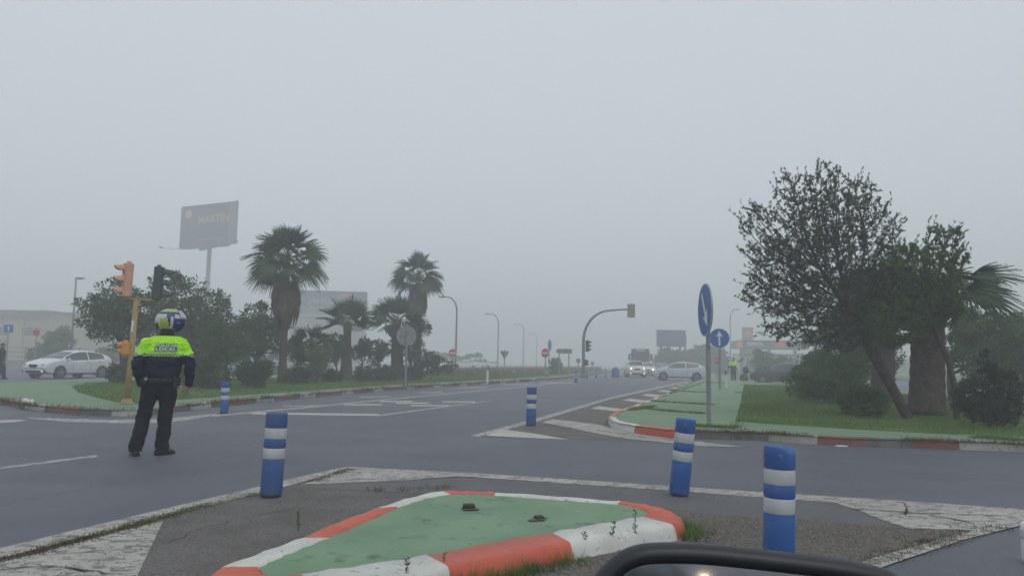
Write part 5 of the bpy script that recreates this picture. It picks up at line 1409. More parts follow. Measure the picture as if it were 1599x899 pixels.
# ---- grass, weeds, stones
def pip(poly, X, Y):
    ins = np.zeros(len(X), bool); n = len(poly)
    for i in range(n):
        x1, y1 = poly[i][:2]; x2, y2 = poly[(i + 1) % n][:2]
        c = ((y1 > Y) != (y2 > Y)) & (X < (x2 - x1) * (Y - y1) / (y2 - y1 + 1e-12) + x1)
        ins ^= c
    return ins
def blades(P, h, w_, lean=.35):
    n = len(P); a = R_.uniform(0, 2 * PI, n); s = np.stack([np.cos(a), np.sin(a), np.zeros(n)], 1) * (w_ * .5)[:, None]
    ln = np.stack([R_.normal(size=n), R_.normal(size=n), np.zeros(n)], 1) * lean * h[:, None]
    top = P + ln + np.stack([0 * h, 0 * h, h], 1)
    Vv = np.stack([P - s, P + s, top], 1).reshape(-1, 3); return Vv, np.arange(n * 3).reshape(n, 3)
M_GR = nz(nz(mat('grass_blade', (.10, .185, .04), .8, spec=.15), .8, 4, c2=(.14, .215, .06), lo=.4, hi=.65), 3, 4, c2=(.15, .15, .08), lo=.55, hi=.7, fac=.7)
M_DRY = nz(mat('dry_grass', (.165, .145, .085), .9, spec=.1), .4, 4, c2=(.11, .12, .06), lo=.4, hi=.6)
M_WEED = nz(mat('kerb_weed', (.09, .085, .045), .9, spec=.1), 2, 4, c2=(.12, .075, .055), lo=.45, hi=.6)
def lawn(name, label, poly, n, h, wd, m, z=.13, clump=.6, hpow=1):
    xs = [q[0] for q in poly]; ys = [q[1] for q in poly]; X = R_.uniform(min(xs), max(xs), n * 3); Y = R_.uniform(min(ys), max(ys), n * 3)
    dn = (np.sin(X * 1.7 + Y * .9) * np.sin(Y * 2.3 - X * .7) * .5 + .5)
    k = pip(poly, X, Y) & (R_.rand(len(X)) < (1 - clump) + clump * dn); X, Y, dn = X[k][:n], Y[k][:n], dn[k][:n]
    P = np.stack([X, Y, np.full(len(X), z)], 1)
    Vv, F = blades(P, R_.uniform(.4, 1.2, len(X)) * h * (.6 + .6 * dn), np.full(len(X), wd))
    o = np_mesh(name, Vv, F, m); tag(o, label, 'grass', kind='stuff'); return o
lawn('grass', 'mown green grass covering the right island', gp([(1162, 600), (1159, 615), (1156, 632), (1149, 657), (1200, 661), (1330, 669), (1470, 677), (1599, 681), (1750, 684), (1750, 640), (1599, 632), (1500, 622), (1300, 607.5), (1235, 602.5)], .13), 60000, .075, .014, M_GR)
lawn('grass', 'green grass on the left verge under the palms', gp([(112, 603), (122, 612), (150, 620), (184, 628), (220, 630), (250, 627), (276, 624), (420, 614), (600, 601.5), (760, 593), (840, 588.5), (800, 581), (700, 584.5), (600, 586.5), (420, 591), (200, 594.5), (135, 599)], .13), 60000, .09, .022, M_GR)
lawn('dry_grass', 'tall dry grass beyond the left verge', gp([(690, 590), (760, 589), (860, 585.5), (940, 579.5), (935, 576), (880, 576.5), (800, 578.2), (720, 580.8), (690, 584)], .13), 24000, .62, .05, M_DRY, clump=.5)
def tufts(name, label, line, n, h, jit, m, zf, per=14, wd=.008, spread=.05, gate=None):
    P = resample(line, .1); out_ = []
    for _ in range(n):
        i = rnd.randrange(len(P)); c = P[i]
        if gate and not gate(i / len(P)): continue
        if math.sin(i * .17) * math.sin(i * .043 + 1) < -.35: continue
        c = (c.x + rnd.gauss(0, jit), c.y + rnd.gauss(0, jit)); s = spread * rnd.uniform(.4, 1.8)
        for _ in range(int(per * rnd.uniform(.5, 1.3))): out_.append((c[0] + rnd.gauss(0, s), c[1] + rnd.gauss(0, s), zf, s))
    A = np.array(out_); Vv, F = blades(A[:, :3], R_.uniform(.3, 1.2, len(A)) * h * (A[:, 3] / spread) ** .5, np.full(len(A), wd), .6)
    o = np_mesh(name, Vv, F, m); tag(o, label, 'weeds', kind='stuff'); return o
tufts('weeds', 'brownish weeds growing along the left kerb', KAg, 900, .10, .07, M_WEED, .10, wd=.022, per=22, spread=.09)
tufts('weeds', 'green weeds rooted in the gutter of the left kerb', KAg, 260, .07, .05, M_GR, .0, wd=.018, per=14, spread=.06)
tufts('weeds', 'weeds growing along the right kerb', KBg[13:], 320, .055, .03, M_WEED, .12, wd=.010, per=14, spread=.05)
tufts('weeds', 'weeds in the joints of the right island paving', gp([(1098, 597), (1165, 600)], .13) , 60, .06, .05, M_GR, .125, wd=.02, per=16, spread=.07)
for ln in ([(1050, 609.5), (1085, 612), (1165, 613)], [(1020, 626), (1070, 629), (1100, 631), (1158, 633)], [(1005, 637), (1050, 642), (1095, 645), (1140, 644)], [(1150, 657), (1147, 685)], [(1085, 665), (1130, 667)], [(1030, 620), (1100, 596)], [(985, 640), (1020, 634)], [(1530, 683), (1590, 687)]):
    tufts('weeds', 'line of green weeds crossing the right island paving', gp(ln, .13), 130 if ln[0][0] != 1150 else 30, .05, .035, M_GR if ln[0][0] != 1150 else M_WEED, .125, wd=.012, per=16, spread=.05)
tufts('weeds', 'green and brown moss line inside the near painted edge line', gp([(-60, 886), (60, 862), (200, 822), (330, 787), (420, 768), (470, 758), (500, 748), (545, 734)]), 380, .015, .020, M_WEED, .004, wd=.006, per=20, spread=.03)
tufts('weeds', 'green moss at the near painted edge line', gp([(100, 850), (200, 822), (330, 787), (400, 772)]), 120, .014, .018, M_GR, .004, wd=.006, per=20, spread=.03)
tufts('weeds', 'small weeds along the near lane line at the right', gp([(1372, 876), (1440, 856), (1500, 838), (1560, 824)]), 60, .028, .05, M_WEED, .004, wd=.006, per=18, spread=.04)
isl = ISL_OUT
near_side = [q for q in isl if q.y < 5.9 and q.x > -.7]
near_side.sort(key=lambda q: q.x)
tufts('weeds', 'grass tufts along the front of the teardrop island kerb', [q + Vector((.01, -.04, 0)) for q in near_side], 210, .075, .02, M_GR, .004, wd=.0045, per=20, spread=.03)
tufts('weeds', 'dry leaves and stems along the front of the teardrop island kerb', [q + Vector((.03, -.08, 0)) for q in near_side], 200, .03, .05, M_DRY, .004, wd=.008, per=10, spread=.05)
tufts('weeds', 'tiny weeds behind the teardrop island', gp([(560, 768), (620, 766), (660, 765), (700, 762)]), 12, .05, .04, M_WEED, .006, wd=.006, per=14, spread=.04)
# single weed stalks
def stalk(px, py, h, label, z=.004, lean=0.0, seed=0):
    p = G(px, py, z); rs = random.Random(seed); t = thing('weed_plant', label, 'weed', p, 0, 'single weed stalks around the teardrop island')
    b = MB(); pts = [Vector((lean * (i / 6) ** 2 * h + rs.uniform(-.003, .003), rs.uniform(-.003, .003), h * i / 6)) for i in range(7)]
    b.tube(pts, [.0036 - .002 * i / 6 for i in range(7)], 5); b.build('stem', M_WEED, t)
    P = []; D = []
    for i in range(34):
        u = rs.uniform(.1, 1); k = int(u * 6); c = pts[min(k, 6)]; a = rs.uniform(0, 2 * PI)
        P.append((c.x, c.y, u * h)); D.append((math.cos(a), math.sin(a), .8))
    Vv, F = leaf_arrays(np.array(P), unit(np.array(D)), .03 * R_.uniform(.5, 1.1, 34), .008); np_mesh('leaves', Vv, F, M_GR if seed % 2 else M_WEED, t)
stalk(992, 852, .23, 'upright weed stalk in front of the white kerb by the island tip', seed=1)
stalk(953, 858, .18, 'thinner weed left of the upright stalk at the white kerb', seed=2, lean=.2)
stalk(918, 866, .14, 'short branching weed at the red and white kerb joint', seed=4, lean=-.3)
stalk(691, 905, .14, 'weed stalk in front of the bottom red kerb corner', seed=5)
stalk(632, 925, .17, 'brown weed stalk at the bottom edge before the white kerb', seed=6, lean=.1)
stalk(466, 829, .15, 'thin weed stalk on the old asphalt left of the island', seed=7)
stalk(1415, 806, .10, 'small weed in the worn white paint at the right', seed=8)
# gravel
def stones(name, label, poly, n, s0, s1, m, z):
    xs = [q[0] for q in poly]; ys = [q[1] for q in poly]; X = R_.uniform(min(xs), max(xs), n * 3); Y = R_.uniform(min(ys), max(ys), n * 3)
    k = pip(poly, X, Y) & ~pip([(q.x, q.y) for q in ISL_OUT], X, Y); X, Y = X[k][:n], Y[k][:n]; n = len(X)
    s = s0 + (s1 - s0) * R_.rand(n) ** 3
    o = np.array([(-1, -1, -.6), (1, -1, -.6), (1, 1, -.6), (-1, 1, -.6), (-.6, -.6, .6), (.6, -.7, .5), (.7, .6, .6), (-.6, .7, .5)]) * .5
    Vv = (o[None] * (1 + R_.uniform(-.35, .35, (n, 8, 3)))) * s[:, None, None]
    a = R_.uniform(0, 6.3, n); c_, s_ = np.cos(a)[:, None], np.sin(a)[:, None]
    x2 = Vv[:, :, 0] * c_ - Vv[:, :, 1] * s_; y2 = Vv[:, :, 0] * s_ + Vv[:, :, 1] * c_
    Vv = np.stack([x2 + X[:, None], y2 + Y[:, None], Vv[:, :, 2] + z + s[:, None] * .25], 2).reshape(-1, 3)
    f = np.array([(4, 5, 6, 7), (0, 1, 5, 4), (1, 2, 6, 5), (2, 3, 7, 6), (3, 0, 4, 7)])
    F = (np.arange(n)[:, None, None] * 8 + f[None]).reshape(-1, 4)
    q = np_mesh(name, Vv, F, m); tag(q, label, 'gravel', kind='stuff')
M_ST1 = nz(mat('pale_gravel', (.26, .24, .21), .9), 30, 2, c2=(.12, .11, .10)); M_ST2 = nz(mat('dark_gravel', (.14, .125, .11), .95), 30, 2, c2=(.20, .18, .155))
zp = gp(ZONE)
stones('gravel', 'loose pale grit on the old asphalt', zp, 2600, .003, .013, M_ST1, .004)
stones('gravel', 'loose dark grit on the old asphalt', zp, 5000, .003, .012, M_ST2, .004)
rz_ = gp([(1050, 830), (1080, 800), (1400, 822), (1520, 832), (1380, 880), (1200, 960), (900, 960), (860, 880)])
stones('gravel', 'coarse rubble on the rough ground behind the wing mirror', rz_, 9000, .004, .022, M_ST2, .004)
stones('gravel', 'scattered pale chips on the rough ground behind the wing mirror', rz_, 500, .004, .02, M_ST1, .004)
# ================================================================ people
from mathutils import noise as mnoise
def eltube(b, pts, rad, n=16, xaxis=(1, 0, 0), round_=True):
    pts = [Vector(p) for p in pts]; rad = [(r, r) if not hasattr(r, '__len__') else r for r in rad]
    P, R2 = list(pts), list(rad)
    if round_:
        d0 = (pts[0] - pts[1]).normalized(); d1 = (pts[-1] - pts[-2]).normalized()
        r0 = min(rad[0]); r1 = min(rad[-1])
        P = [pts[0] + d0 * r0 * .95, pts[0] + d0 * r0 * .7] + P + [pts[-1] + d1 * r1 * .7, pts[-1] + d1 * r1 * .95]
        R2 = [tuple(x * .25 for x in rad[0]), tuple(x * .72 for x in rad[0])] + R2 + [tuple(x * .72 for x in rad[-1]), tuple(x * .25 for x in rad[-1])]
    vs = []; X = Vector(xaxis)
    for i, p in enumerate(P):
        d = (P[min(i + 1, len(P) - 1)] - P[max(i - 1, 0)]).normalized()
        a = (X - d * X.dot(d)); a = a.normalized() if a.length > .1 else Vector((0, 1, 0)); c = d.cross(a)
        for k in range(n):
            t = 2 * PI * k / n; vs.append(p + a * (math.cos(t) * R2[i][0]) + c * (math.sin(t) * R2[i][1]))
    fs = []
    for i in range(len(P) - 1):
        for k in range(n): fs.append((i * n + k, i * n + (k + 1) % n, (i + 1) * n + (k + 1) % n, (i + 1) * n + k))
    fs.append(tuple(range(n - 1, -1, -1))); fs.append(tuple((len(P) - 1) * n + k for k in range(n)))
    b.add(vs, fs)
def fuse(b, name, mats, parent, voxel, smooth_it=4, wrinkle=0.0, wscale=9.0, seed=0, zst=1.0):
    o = b.build('tmp', mats[0] if isinstance(mats, (list, tuple)) else mats, None)
    m = o.modifiers.new('r', 'REMESH'); m.mode = 'VOXEL'; m.voxel_size = voxel
    m2 = o.modifiers.new('s', 'SMOOTH'); m2.iterations = smooth_it; m2.factor = .5
    dg = bpy.context.evaluated_depsgraph_get(); dg.update()
    me = bpy.data.meshes.new_from_object(o.evaluated_get(dg)); me.name = name
    bpy.data.objects.remove(o)
    if wrinkle:
        nrm = [v.normal.copy() for v in me.vertices]
        for v, n_ in zip(me.vertices, nrm):
            q = Vector((v.co.x, v.co.y, v.co.z * zst)) * wscale + Vector((seed, 0, 0))
            v.co += n_ * wrinkle * (mnoise.noise(q) + .6 * mnoise.noise(q * 2.3 + Vector((3, 1, 7))))
    me.materials.clear()
    for q in (mats if isinstance(mats, (list, tuple)) else [mats]): me.materials.append(q)
    me.polygons.foreach_set('use_smooth', [True] * len(me.polygons)); me.update()
    ob = bpy.data.objects.new(name, me); COL.objects.link(ob); ob.parent = parent; return ob
SKIN = mat('skin', (.42, .22, .15), .55)
M_NAVYC = nz(nz(mat('navy_cloth', (.014, .020, .040), .85, spec=.2), 4, 5, c2=(.018, .024, .042), lo=.4, hi=.65), 120, 2, bump=.3)
M_TROU = nz(nz(mat('dark_trouser_cloth', (.009, .011, .018), .9, spec=.15), 4, 5, c2=(.015, .018, .027), lo=.4, hi=.65), 120, 2, bump=.3)
M_LEATH = mat('black_leather', (.010, .010, .011), .45)
M_KIT = mat('black_kit', (.008, .008, .009), .55)
M_HIVIS = nz(mat('hi_vis_yellow', (.42, .88, .02), .7, spec=.25), 6, 4, c2=(.36, .78, .02), lo=.4, hi=.65)
M_REFT = mat('reflective_tape', (.09, .115, .12), .4); M_REFW = mat('reflective_letter', (.50, .70, .44), .45)

def hand(b, wrist, d, palmn, s=1.0, curl=.5):
    """d: direction of the hand, palmn: palm normal, fingers curl toward palmn"""
    d = Vector(d).normalized(); nn = Vector(palmn); nn = (nn - d * nn.dot(d)).normalized(); sd_ = d.cross(nn)
    w_ = Vector(wrist)
    eltube(b, [w_, w_ + d * .03 * s, w_ + d * .085 * s], [(.022 * s, .017 * s), (.034 * s, .016 * s), (.038 * s, .014 * s)], 12, xaxis=sd_)
    for k, (o, L, r) in enumerate(((-.028, .066, .0085), (-.010, .076, .009), (.009, .071, .0088), (.027, .056, .0078))):
        p0 = w_ + d * .08 * s + sd_ * o * s; pts = [p0 - d * .02 * s, p0]; a = 0
        for j in range(3):
            a += curl * (.75 + .1 * k); pts.append(pts[-1] + (d * math.cos(a) + nn * math.sin(a)) * (L * (.45, .32, .23)[j] * s))
        eltube(b, pts, [r * s] * 2 + [r * .95 * s, r * .88 * s, r * .75 * s], 8)
    p0 = w_ + d * .02 * s - sd_ * .03 * s
    eltube(b, [p0, p0 + (d * .7 - sd_ * .8).normalized() * .032 * s, p0 + (d * 1.0 - sd_ * .55 + nn * .25).normalized() * .062 * s, p0 + (d - sd_ * .25 + nn * .5).normalized() * .085 * s], [.013 * s, .0115 * s, .010 * s, .008 * s], 8)

def person(loc, rz, label, J, vox=.007, hivis=True, text=True, helmet=None, cap=None, group=None, head_dir=(0, 1), lower=M_TROU, upper=M_NAVYC, sc=1.0, hair=False, yoke=1.245, vest=False):
    """J: joint dictionary in local metres (x right, y forward, z up)"""
    t = thing('person', label, 'person', loc, rz, group, sc=sc)
    v = {k: Vector(q) for k, q in J.items()}
    hd = Vector((head_dir[0], head_dir[1], 0)).normalized(); hs = Vector((hd.y, -hd.x, 0))
    # body (skin)
    b = MB()
    eltube(b, [v['pelvis'], v['waist'], v['chest'], v['neckb']], [(.155, .10), (.145, .095), (.175, .105), (.085, .07)], 20)
    eltube(b, [v['neckb'], v['head'] - Vector((0, 0, .07))], [.055, .055], 14)
    hc = v['head']
    M3 = Matrix((hs, hd, Vector((0, 0, 1)))).transposed()
    b.ell(hc, (.073, .092, .11), 20, 14, M=M3)
    b.ell(hc + hd * .045 + Vector((0, 0, -.055)), (.048, .045, .055), 14, 10, M=M3)     # jaw
    eltube(b, [hc + hd * .088 + Vector((0, 0, .012)), hc + hd * .108 + Vector((0, 0, -.018))], [.010, .014], 8)   # nose
    for s in (-1, 1):
        b.ell(hc + hs * (.074 * s) + Vector((0, 0, -.005)) - hd * .005, (.010, .02, .03), 10, 8, M=M3)
        S_ = 'L' if s < 0 else 'R'
        eltube(b, [v['sh' + S_], v['el' + S_], v['wr' + S_]], [.048, .038, .026], 12)
        eltube(b, [v['hip' + S_], v['kn' + S_], v['an' + S_]], [.082, .052, .038], 12)
        hdv = (v['ha' + S_] - v['wr' + S_]); hand(b, v['wr' + S_], hdv, Vector((-s * .8, .6, 0)) if abs(hdv.normalized().z) > .5 else Vector((0, 1, 0)), 1.02, .42)
    body = fuse(b, 'body', SKIN, t, max(.0055, vox * .8), 3)
    # eyes / mouth are below the size seen; simple dark eye dimples kept on the face
    # trousers
    b = MB()
    eltube(b, [v['pelvis'] + Vector((0, 0, .10)), v['pelvis'], v['pelvis'] + Vector((0, 0, -.10))], [(.185, .125), (.19, .135), (.17, .12)], 22)
    for s in (-1, 1):
        S_ = 'L' if s < 0 else 'R'; h, k, a = v['hip' + S_], v['kn' + S_], v['an' + S_]
        eltube(b, [h + Vector((0, 0, .02)), h.lerp(k, .35), h.lerp(k, .8), k, k.lerp(a, .35), k.lerp(a, .75), a + Vector((0, 0, .01)), a + Vector((0, 0, -.045))],
               [(.112, .122), (.107, .115), (.092, .10), (.087, .096), (.083, .092), (.079, .088), (.083, .096), (.077, .091)], 18, round_=False)
    fuse(b, 'trousers', lower, t, vox, 3, wrinkle=.014, wscale=5.5, seed=1, zst=1.7)
    # jacket
    b = MB(); hem = v['pelvis'] + Vector((0, 0, -.01)); ch = v['chest']; nb = v['neckb']
    w_ = v['waist']
    eltube(b, [hem, hem.lerp(w_, .4), w_, w_.lerp(ch, .5), ch, ch.lerp(nb, .45), ch.lerp(nb, .75), nb + Vector((0, 0, -.0))],
           [(.195, .135), (.205, .145), (.212, .148), (.228, .155), (.236, .158), (.215, .145), (.16, .115), (.085, .085)], 26, round_=False)
    for s in (-1, 1):
        S_ = 'L' if s < 0 else 'R'; h, e, w2 = v['sh' + S_], v['el' + S_], v['wr' + S_]
        nbp = nb.lerp(h, .35) + Vector((0, 0, -.035))
        eltube(b, [nbp, h + Vector((0, 0, -.008)), h.lerp(e, .35), h.lerp(e, .75), e, e.lerp(w2, .4), e.lerp(w2, .85), w2 + (w2 - e).normalized() * .01],
               [(.075, .085), (.082, .088), (.078, .084), (.070, .076), (.066, .072), (.062, .066), (.05, .053), (.042, .045)], 16)
    jk = fuse(b, 'jacket', [upper, M_HIVIS, M_REFT, M_REFW, M_KIT], t, vox, 3, wrinkle=.016, wscale=7, seed=5, zst=2.2)
    if hivis:
        mi = []
        for pl in jk.data.polygons:
            c = pl.center; z = c.z
            if z > nb.z - .012: m_ = 4
            elif vest: m_ = 1 if (yoke < z and abs(c.x - v['chest'].x) < .2) else 0
            elif z > yoke: m_ = 1
            elif z > yoke - .042:
                a = math.atan2(c.y - ch.y, c.x - ch.x) * 15 / 2 * 1.6 if abs(c.x - ch.x) < .24 else c.y * 50
                m_ = 2 if (int(math.floor(a)) + (1 if z > yoke - .02 else 0)) % 2 else 3
                m_ = m_ if z < yoke - .004 else 4
                if z < yoke - .036: m_ = 4
            else: m_ = 0
            mi.append(m_)
        jk.data.polygons.foreach_set('material_index', mi)
    # collar
    b = MB(); eltube(b, [nb + Vector((0, .0, -.03)), nb + Vector((0, 0, .035)), v['head'] + Vector((0, 0, -.10))], [(.10, .09), (.085, .082), (.078, .08)], 20, round_=False)
    b.build('collar', M_KIT, t, smooth=True)
    # belt and kit
    b = MB(); bz = hem + Vector((0, 0, .02)); vs = []
    nn = 30
    b.lathe([(1.0, -.03), (1.03, -.025), (1.03, .025), (1.0, .03)], nn, c=(0, 0, 0))
    for i in range(len(b.v)): q = b.v[i]; b.v[i] = (bz.x + q[0] * .202, bz.y + q[1] * .145, bz.z + q[2])
    belt = b.build('belt', M_LEATH, t, smooth=True)
    if text:
        for (x, y_, z, sx, sy, sz, nm) in ((-.165, -.105, .0, .055, .05, .10, 'pouch'), (.165, -.10, -.03, .06, .055, .16, 'holster'), (.205, -.02, -.02, .05, .07, .13, 'radio'), (-.205, .03, -.01, .05, .07, .1, 'pouch'), (.0, -.145, .0, .07, .03, .06, 'pouch')):
            b = MB(); b.box(bz + Vector((x, y_, z)), (sx, sy, sz), 0, bev=.012); po = b.build(nm, M_KIT, belt)
            if nm == 'pouch' and x < -.1 and y_ < 0: 
                b = MB(); b.ell(bz + Vector((x, y_ - .03, z + .02)), (.022, .012, .022), 12, 8); b.build('metal_cap', M_GALV, po, smooth=True)
            if nm == 'radio': b = MB(); b.box(bz + Vector((x + .02, y_ - .04, z - .05)), (.04, .012, .01)); b.build('pale_tag', M_SWHITE, po)
        # plaque on the back, curved with the jacket
        from mathutils.bvhtree import BVHTree
        bvh = BVHTree.FromPolygons([q.co for q in jk.data.vertices], [tuple(pl.vertices) for pl in jk.data.polygons])
        cx_, cz_ = v['chest'].x + .012, yoke + .075
        def back(x, z):
            h = bvh.ray_cast(Vector((x, -1, z)), Vector((0, 1, 0)))[0]; return h.y if h else -.15
        def drape(me, off):
            for q in me.vertices:
                q.co = Vector((cx_ + q.co.x, 0, cz_ + q.co.y)) + Vector((0, 0, 0)); 
            for q in me.vertices: q.co.y = sm(q.co.x, q.co.z) - off
        ys = {}
        def sm(x, z):
            return sum(back(x + dx, z + dz) for dx in (-.02, 0, .02) for dz in (-.015, 0, .015)) / 9
        b = MB(); nx_, nz_ = 16, 6; W2, H2 = .128, .052
        b.add([(-W2 + 2 * W2 * i / nx_, -H2 + 2 * H2 * j / nz_, 0) for j in range(nz_ + 1) for i in range(nx_ + 1)], [(j * (nx_ + 1) + i, j * (nx_ + 1) + i + 1, (j + 1) * (nx_ + 1) + i + 1, (j + 1) * (nx_ + 1) + i) for j in range(nz_) for i in range(nx_)])
        pq = b.build('back_panel', M_REFT, jk); drape(pq.data, .006)
        for txt, dy in (('POLICIA', .025), ('LOCAL', -.024)):
            to = text_mesh(txt, .056, 'lettering', M_REFW, jk, Matrix.Translation((0, dy, 0)), 0.0, .0016, sx=1.13 if txt == 'POLICIA' else 1.22, space=1.12); drape(to.data, .010)
    # shoes
    for s in (-1, 1):
        S_ = 'L' if s < 0 else 'R'; a = v['an' + S_]; td = Vector((*J['toe' + S_], 0)).normalized(); sdv = Vector((td.y, -td.x, 0))
        b = MB(); M4 = Matrix((sdv, td, Vector((0, 0, 1)))).transposed(); g0 = Vector((a.x, a.y, 0))
        prof = [(-.085, .030, .075), (-.06, .040, .10), (0, .044, .105), (.06, .046, .085), (.11, .050, .066), (.16, .047, .055), (.185, .03, .04)]
        rings = []
        for (yy, hw, hh) in prof:
            rings.append([M4 @ Vector((hw * x, yy, .004 + z * hh)) + g0 for x, z in ((-1, 0), (-1.02, .25), (-.92, .65), (-.5, .97), (0, 1.05), (.5, .97), (.92, .65), (1.02, .25), (1, 0))])
        for i in range(len(rings) - 1):
            b.add(rings[i] + rings[i + 1], [(j, (j + 1) % 9, 9 + (j + 1) % 9, 9 + j) for j in range(9)])
        b.add(rings[0], [tuple(range(9))]); b.add(rings[-1], [tuple(range(8, -1, -1))])
        so_ = b.build('shoe', M_LEATH, t, smooth=True, weld=True)
        bm = bmesh.new(); bm.from_mesh(so_.data); bmesh.ops.recalc_face_normals(bm, faces=bm.faces); bm.to_mesh(so_.data); bm.free()
    if helmet:
        b = MB(); n_u, n_v = 64, 44; hcn = hc + Vector((0, 0, .012)); b2 = MB()
        vs = []; loc_ = []
        for i in range(n_v + 1):
            th = -PI / 2 + PI * i / n_v
            for k in range(n_u):
                ph = 2 * PI * k / n_u
                x, y_, z = math.cos(th) * math.cos(ph), math.cos(th) * math.sin(ph), math.sin(th)   # y forward
                # chin comes forward and down, back is round, sharp lower rim
                f = max(0, y_); X = x * (.142 - .012 * max(0, -z)); Y = y_ * (.178 + .012 * max(0, -z) * f); Z = z * .160
                lowc = -.098 - .045 * f
                if Z < lowc: kk = (1 - max(0, (lowc - Z)) / .16); X *= kk * .9; Y *= kk * .9; Z = lowc
                loc_.append((x, y_, z)); vs.append(hcn + M3 @ Vector((X, Y, Z)))
        fs = [(i * n_u + k, i * n_u + (k + 1) % n_u, (i + 1) * n_u + (k + 1) % n_u, (i + 1) * n_u + k) for i in range(n_v) for k in range(n_u)]
        H_W = mat('helmet_white', (.48, .50, .53), .3, spec=.5); H_B = mat('helmet_blue', (.028, .038, .13), .3); H_L = mat('helmet_lime', (.34, .45, .07), .3); H_K = mat('helmet_black', (.012, .012, .02), .4)
        for f in fs:
            c = [sum(loc_[q][j] for q in f) / 4 for j in range(3)]; x, y_, z = c; ax = abs(x); m_ = 0
            el = math.degrees(math.asin(max(-1, min(1, z)))); az = math.degrees(math.atan2(x, y_))      # 0 front, + right, 180 back
            aaz = abs(az)
            if z < -.86: m_ = 3
            elif aaz < 50 and -28 < el < 22: m_ = 3                                   # face opening, dark
            elif aaz < 75 and el <= -28: m_ = 1 if el > -48 else 3
            elif 50 <= aaz < 98 and el < 14: m_ = 1 if not (70 < aaz < 80 and -8 < el < 6) else 0
            elif 98 <= aaz < 108 and el < 22: m_ = 0
            elif 108 <= aaz < 150 and -42 < el < 14: m_ = 3 if (aaz - 108) < (el + 30) * .28 else (2 if (aaz - 108) * .9 > (el + 8) or el < -12 else (1 if 126 < aaz < 140 else 0))
            elif aaz >= 150 and -38 < el < 6: m_ = 3 if (165 < aaz and el < -12) else (2 if aaz > 158 and el < -4 else 0)
            elif 92 < aaz < 122 and 14 <= el < 32: m_ = 1
            elif 32 <= el < 44 and aaz > 35: m_ = 1
            elif 44 <= el < 62 and aaz > 20: m_ = 2
            elif 62 <= el < 70: m_ = 0
            elif el >= 70: m_ = 1 if ax > .12 else 0
            if el < -36 and m_ != 3 and aaz > 80: m_ = 0
            b.f.append(tuple(q for q in f)); b.m.append(m_)
        b.v = [tuple(q) for q in vs]
        hm = b.build('helmet', [H_W, H_B, H_L, H_K], t, smooth=True)
        # raised visor
        b = MB(); vs = []; na, ne = 18, 6
        for j in range(ne + 1):
            for k in range(na + 1):
                a = math.radians(-68 + 136 * k / na); e = math.radians(8 + 44 * j / ne)
                vs.append(hcn + M3 @ Vector((.140 * math.sin(a) * math.cos(e) * 1.03, .182 * math.cos(a) * math.cos(e) + .012, .155 * math.sin(e) + .012)))
        b.add(vs, [(j * (na + 1) + k, j * (na + 1) + k + 1, (j + 1) * (na + 1) + k + 1, (j + 1) * (na + 1) + k) for j in range(ne) for k in range(na)])
        vi = b.build('visor', mat('clear_visor', (.42, .46, .52), .15, spec=.7), hm, smooth=True)
        md = vi.modifiers.new('t', 'SOLIDIFY'); md.thickness = .004
        for s in (-1, 1):
            b = MB(); Mx = M3 @ Matrix(((0, 0, s), (0, 1, 0), (1, 0, 0))); b.lathe([(.026, 0), (.024, .008), (.012, .012), (0, .012)], 16, c=hcn + M3 @ Vector((s * .130, .05, .012)), M=Mx); b.build('hinge', H_B, hm, smooth=True)
            b = MB(); b.ell(hcn + M3 @ Vector((s * .05, .10, .125)), (.018, .03, .010), 10, 6, M=M3); b.build('vent', H_K, hm, smooth=True)
    if cap:
        b = MB(); b.lathe([(.088, -.0), (.092, .03), (.105, .07), (.10, .085), (0, .09)], 20, c=hc + Vector((0, 0, .03))); b.build('cap', M_KIT, t, smooth=True)
        b = MB(); b.ell(hc + hd * .09 + Vector((0, 0, .035)), (.07, .05, .008), 14, 6, M=M3); b.build('cap_visor', M_KIT, t, smooth=True)
    if hair:
        b = MB(); b.ell(hc + Vector((0, 0, .028)) - hd * .012, (.08, .098, .098), 18, 12, M=M3); b.build('hair', M_KIT, t, smooth=True)
    return t
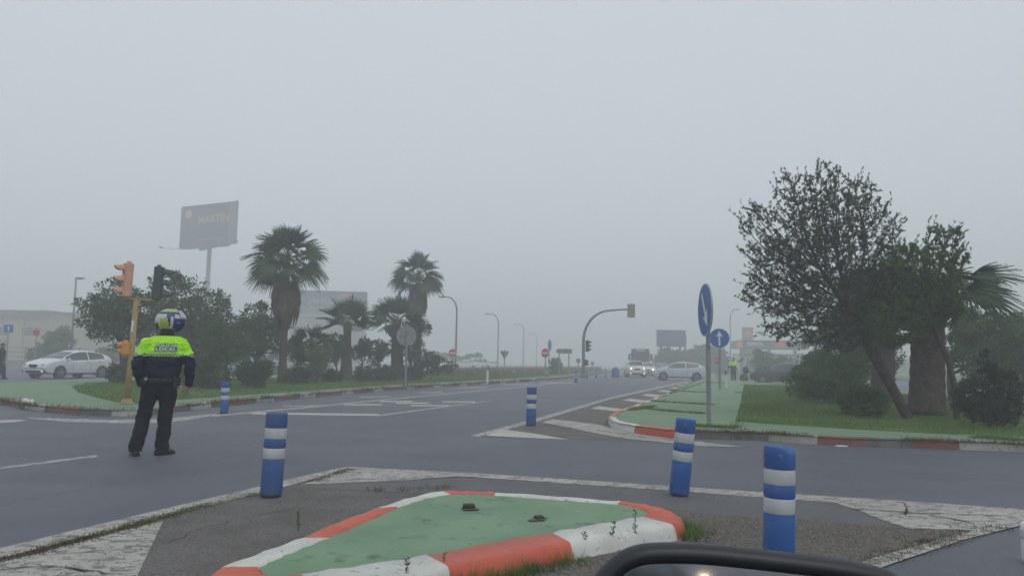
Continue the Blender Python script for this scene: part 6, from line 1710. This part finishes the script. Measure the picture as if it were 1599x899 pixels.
# the near officer, seen from behind
p = G(236, 710.5, 0)
J = dict(pelvis=(.055, 0, .90), waist=(.068, 0, 1.04), chest=(.082, 0, 1.26), neckb=(.10, .015, 1.475), head=(.125, .03, 1.635),
         shL=(-.115, 0, 1.375), elL=(-.225, -.02, 1.10), wrL=(-.165, .09, .885), haL=(-.15, .12, .79),
         shR=(.285, 0, 1.375), elR=(.385, -.02, 1.10), wrR=(.385, .05, .86), haR=(.375, .07, .77),
         hipL=(-.035, 0, .90), knL=(-.105, .03, .49), anL=(-.175, 0, .10), hipR=(.145, 0, .90), knR=(.135, .03, .49), anR=(.115, 0, .10), toeL=(-.15, 1), toeR=(.75, .65))
vd = math.atan2(p.y, p.x) - PI / 2
person(p, vd, 'motorcycle police officer in helmet and hi-vis jacket standing on the road, back to us', J, .007, helmet=True, head_dir=(.93, .37))
# far officer facing us with one arm raised
p = G(1145.5, 596, 0)
J = dict(pelvis=(0, 0, .92), waist=(0, 0, 1.06), chest=(0, 0, 1.28), neckb=(0, 0, 1.49), head=(0, .02, 1.64),
         shL=(-.19, 0, 1.40), elL=(-.47, .03, 1.52), wrL=(-.70, .05, 1.72), haL=(-.74, .05, 1.84),
         shR=(.19, 0, 1.40), elR=(.31, 0, 1.14), wrR=(.42, .04, .92), haR=(.45, .05, .83),
         hipL=(-.09, 0, .90), knL=(-.10, .02, .49), anL=(-.11, 0, .10), hipR=(.09, 0, .90), knR=(.10, .02, .49), anR=(.12, 0, .10), toeL=(-.3, 1), toeR=(.3, 1))
vd = math.atan2(p.y, p.x) - PI / 2
person(p, vd + PI, 'distant officer in hi-vis vest raising one arm to direct traffic on the right', J, .016, text=False, cap=True, yoke=1.20, sc=1.05)
# pedestrian cut by the left edge
p = G(0, 592, 0)
J = dict(pelvis=(0, 0, .92), waist=(0, 0, 1.06), chest=(0, 0, 1.28), neckb=(0, 0, 1.49), head=(0, .02, 1.64),
         shL=(-.19, 0, 1.40), elL=(-.25, 0, 1.13), wrL=(-.25, .08, .90), haL=(-.25, .09, .80), shR=(.19, 0, 1.40), elR=(.25, 0, 1.13), wrR=(.25, .08, .90), haR=(.25, .09, .80),
         hipL=(-.09, 0, .90), knL=(-.10, .06, .49), anL=(-.10, -.12, .10), hipR=(.09, 0, .90), knR=(.10, .12, .50), anR=(.10, .14, .10), toeL=(-.1, 1), toeR=(.1, 1))
person(p, math.atan2(p.y, p.x) + PI, 'dark clothed pedestrian with dark hair cut off by the left edge', J, .012, hivis=False, text=False, hair=True)
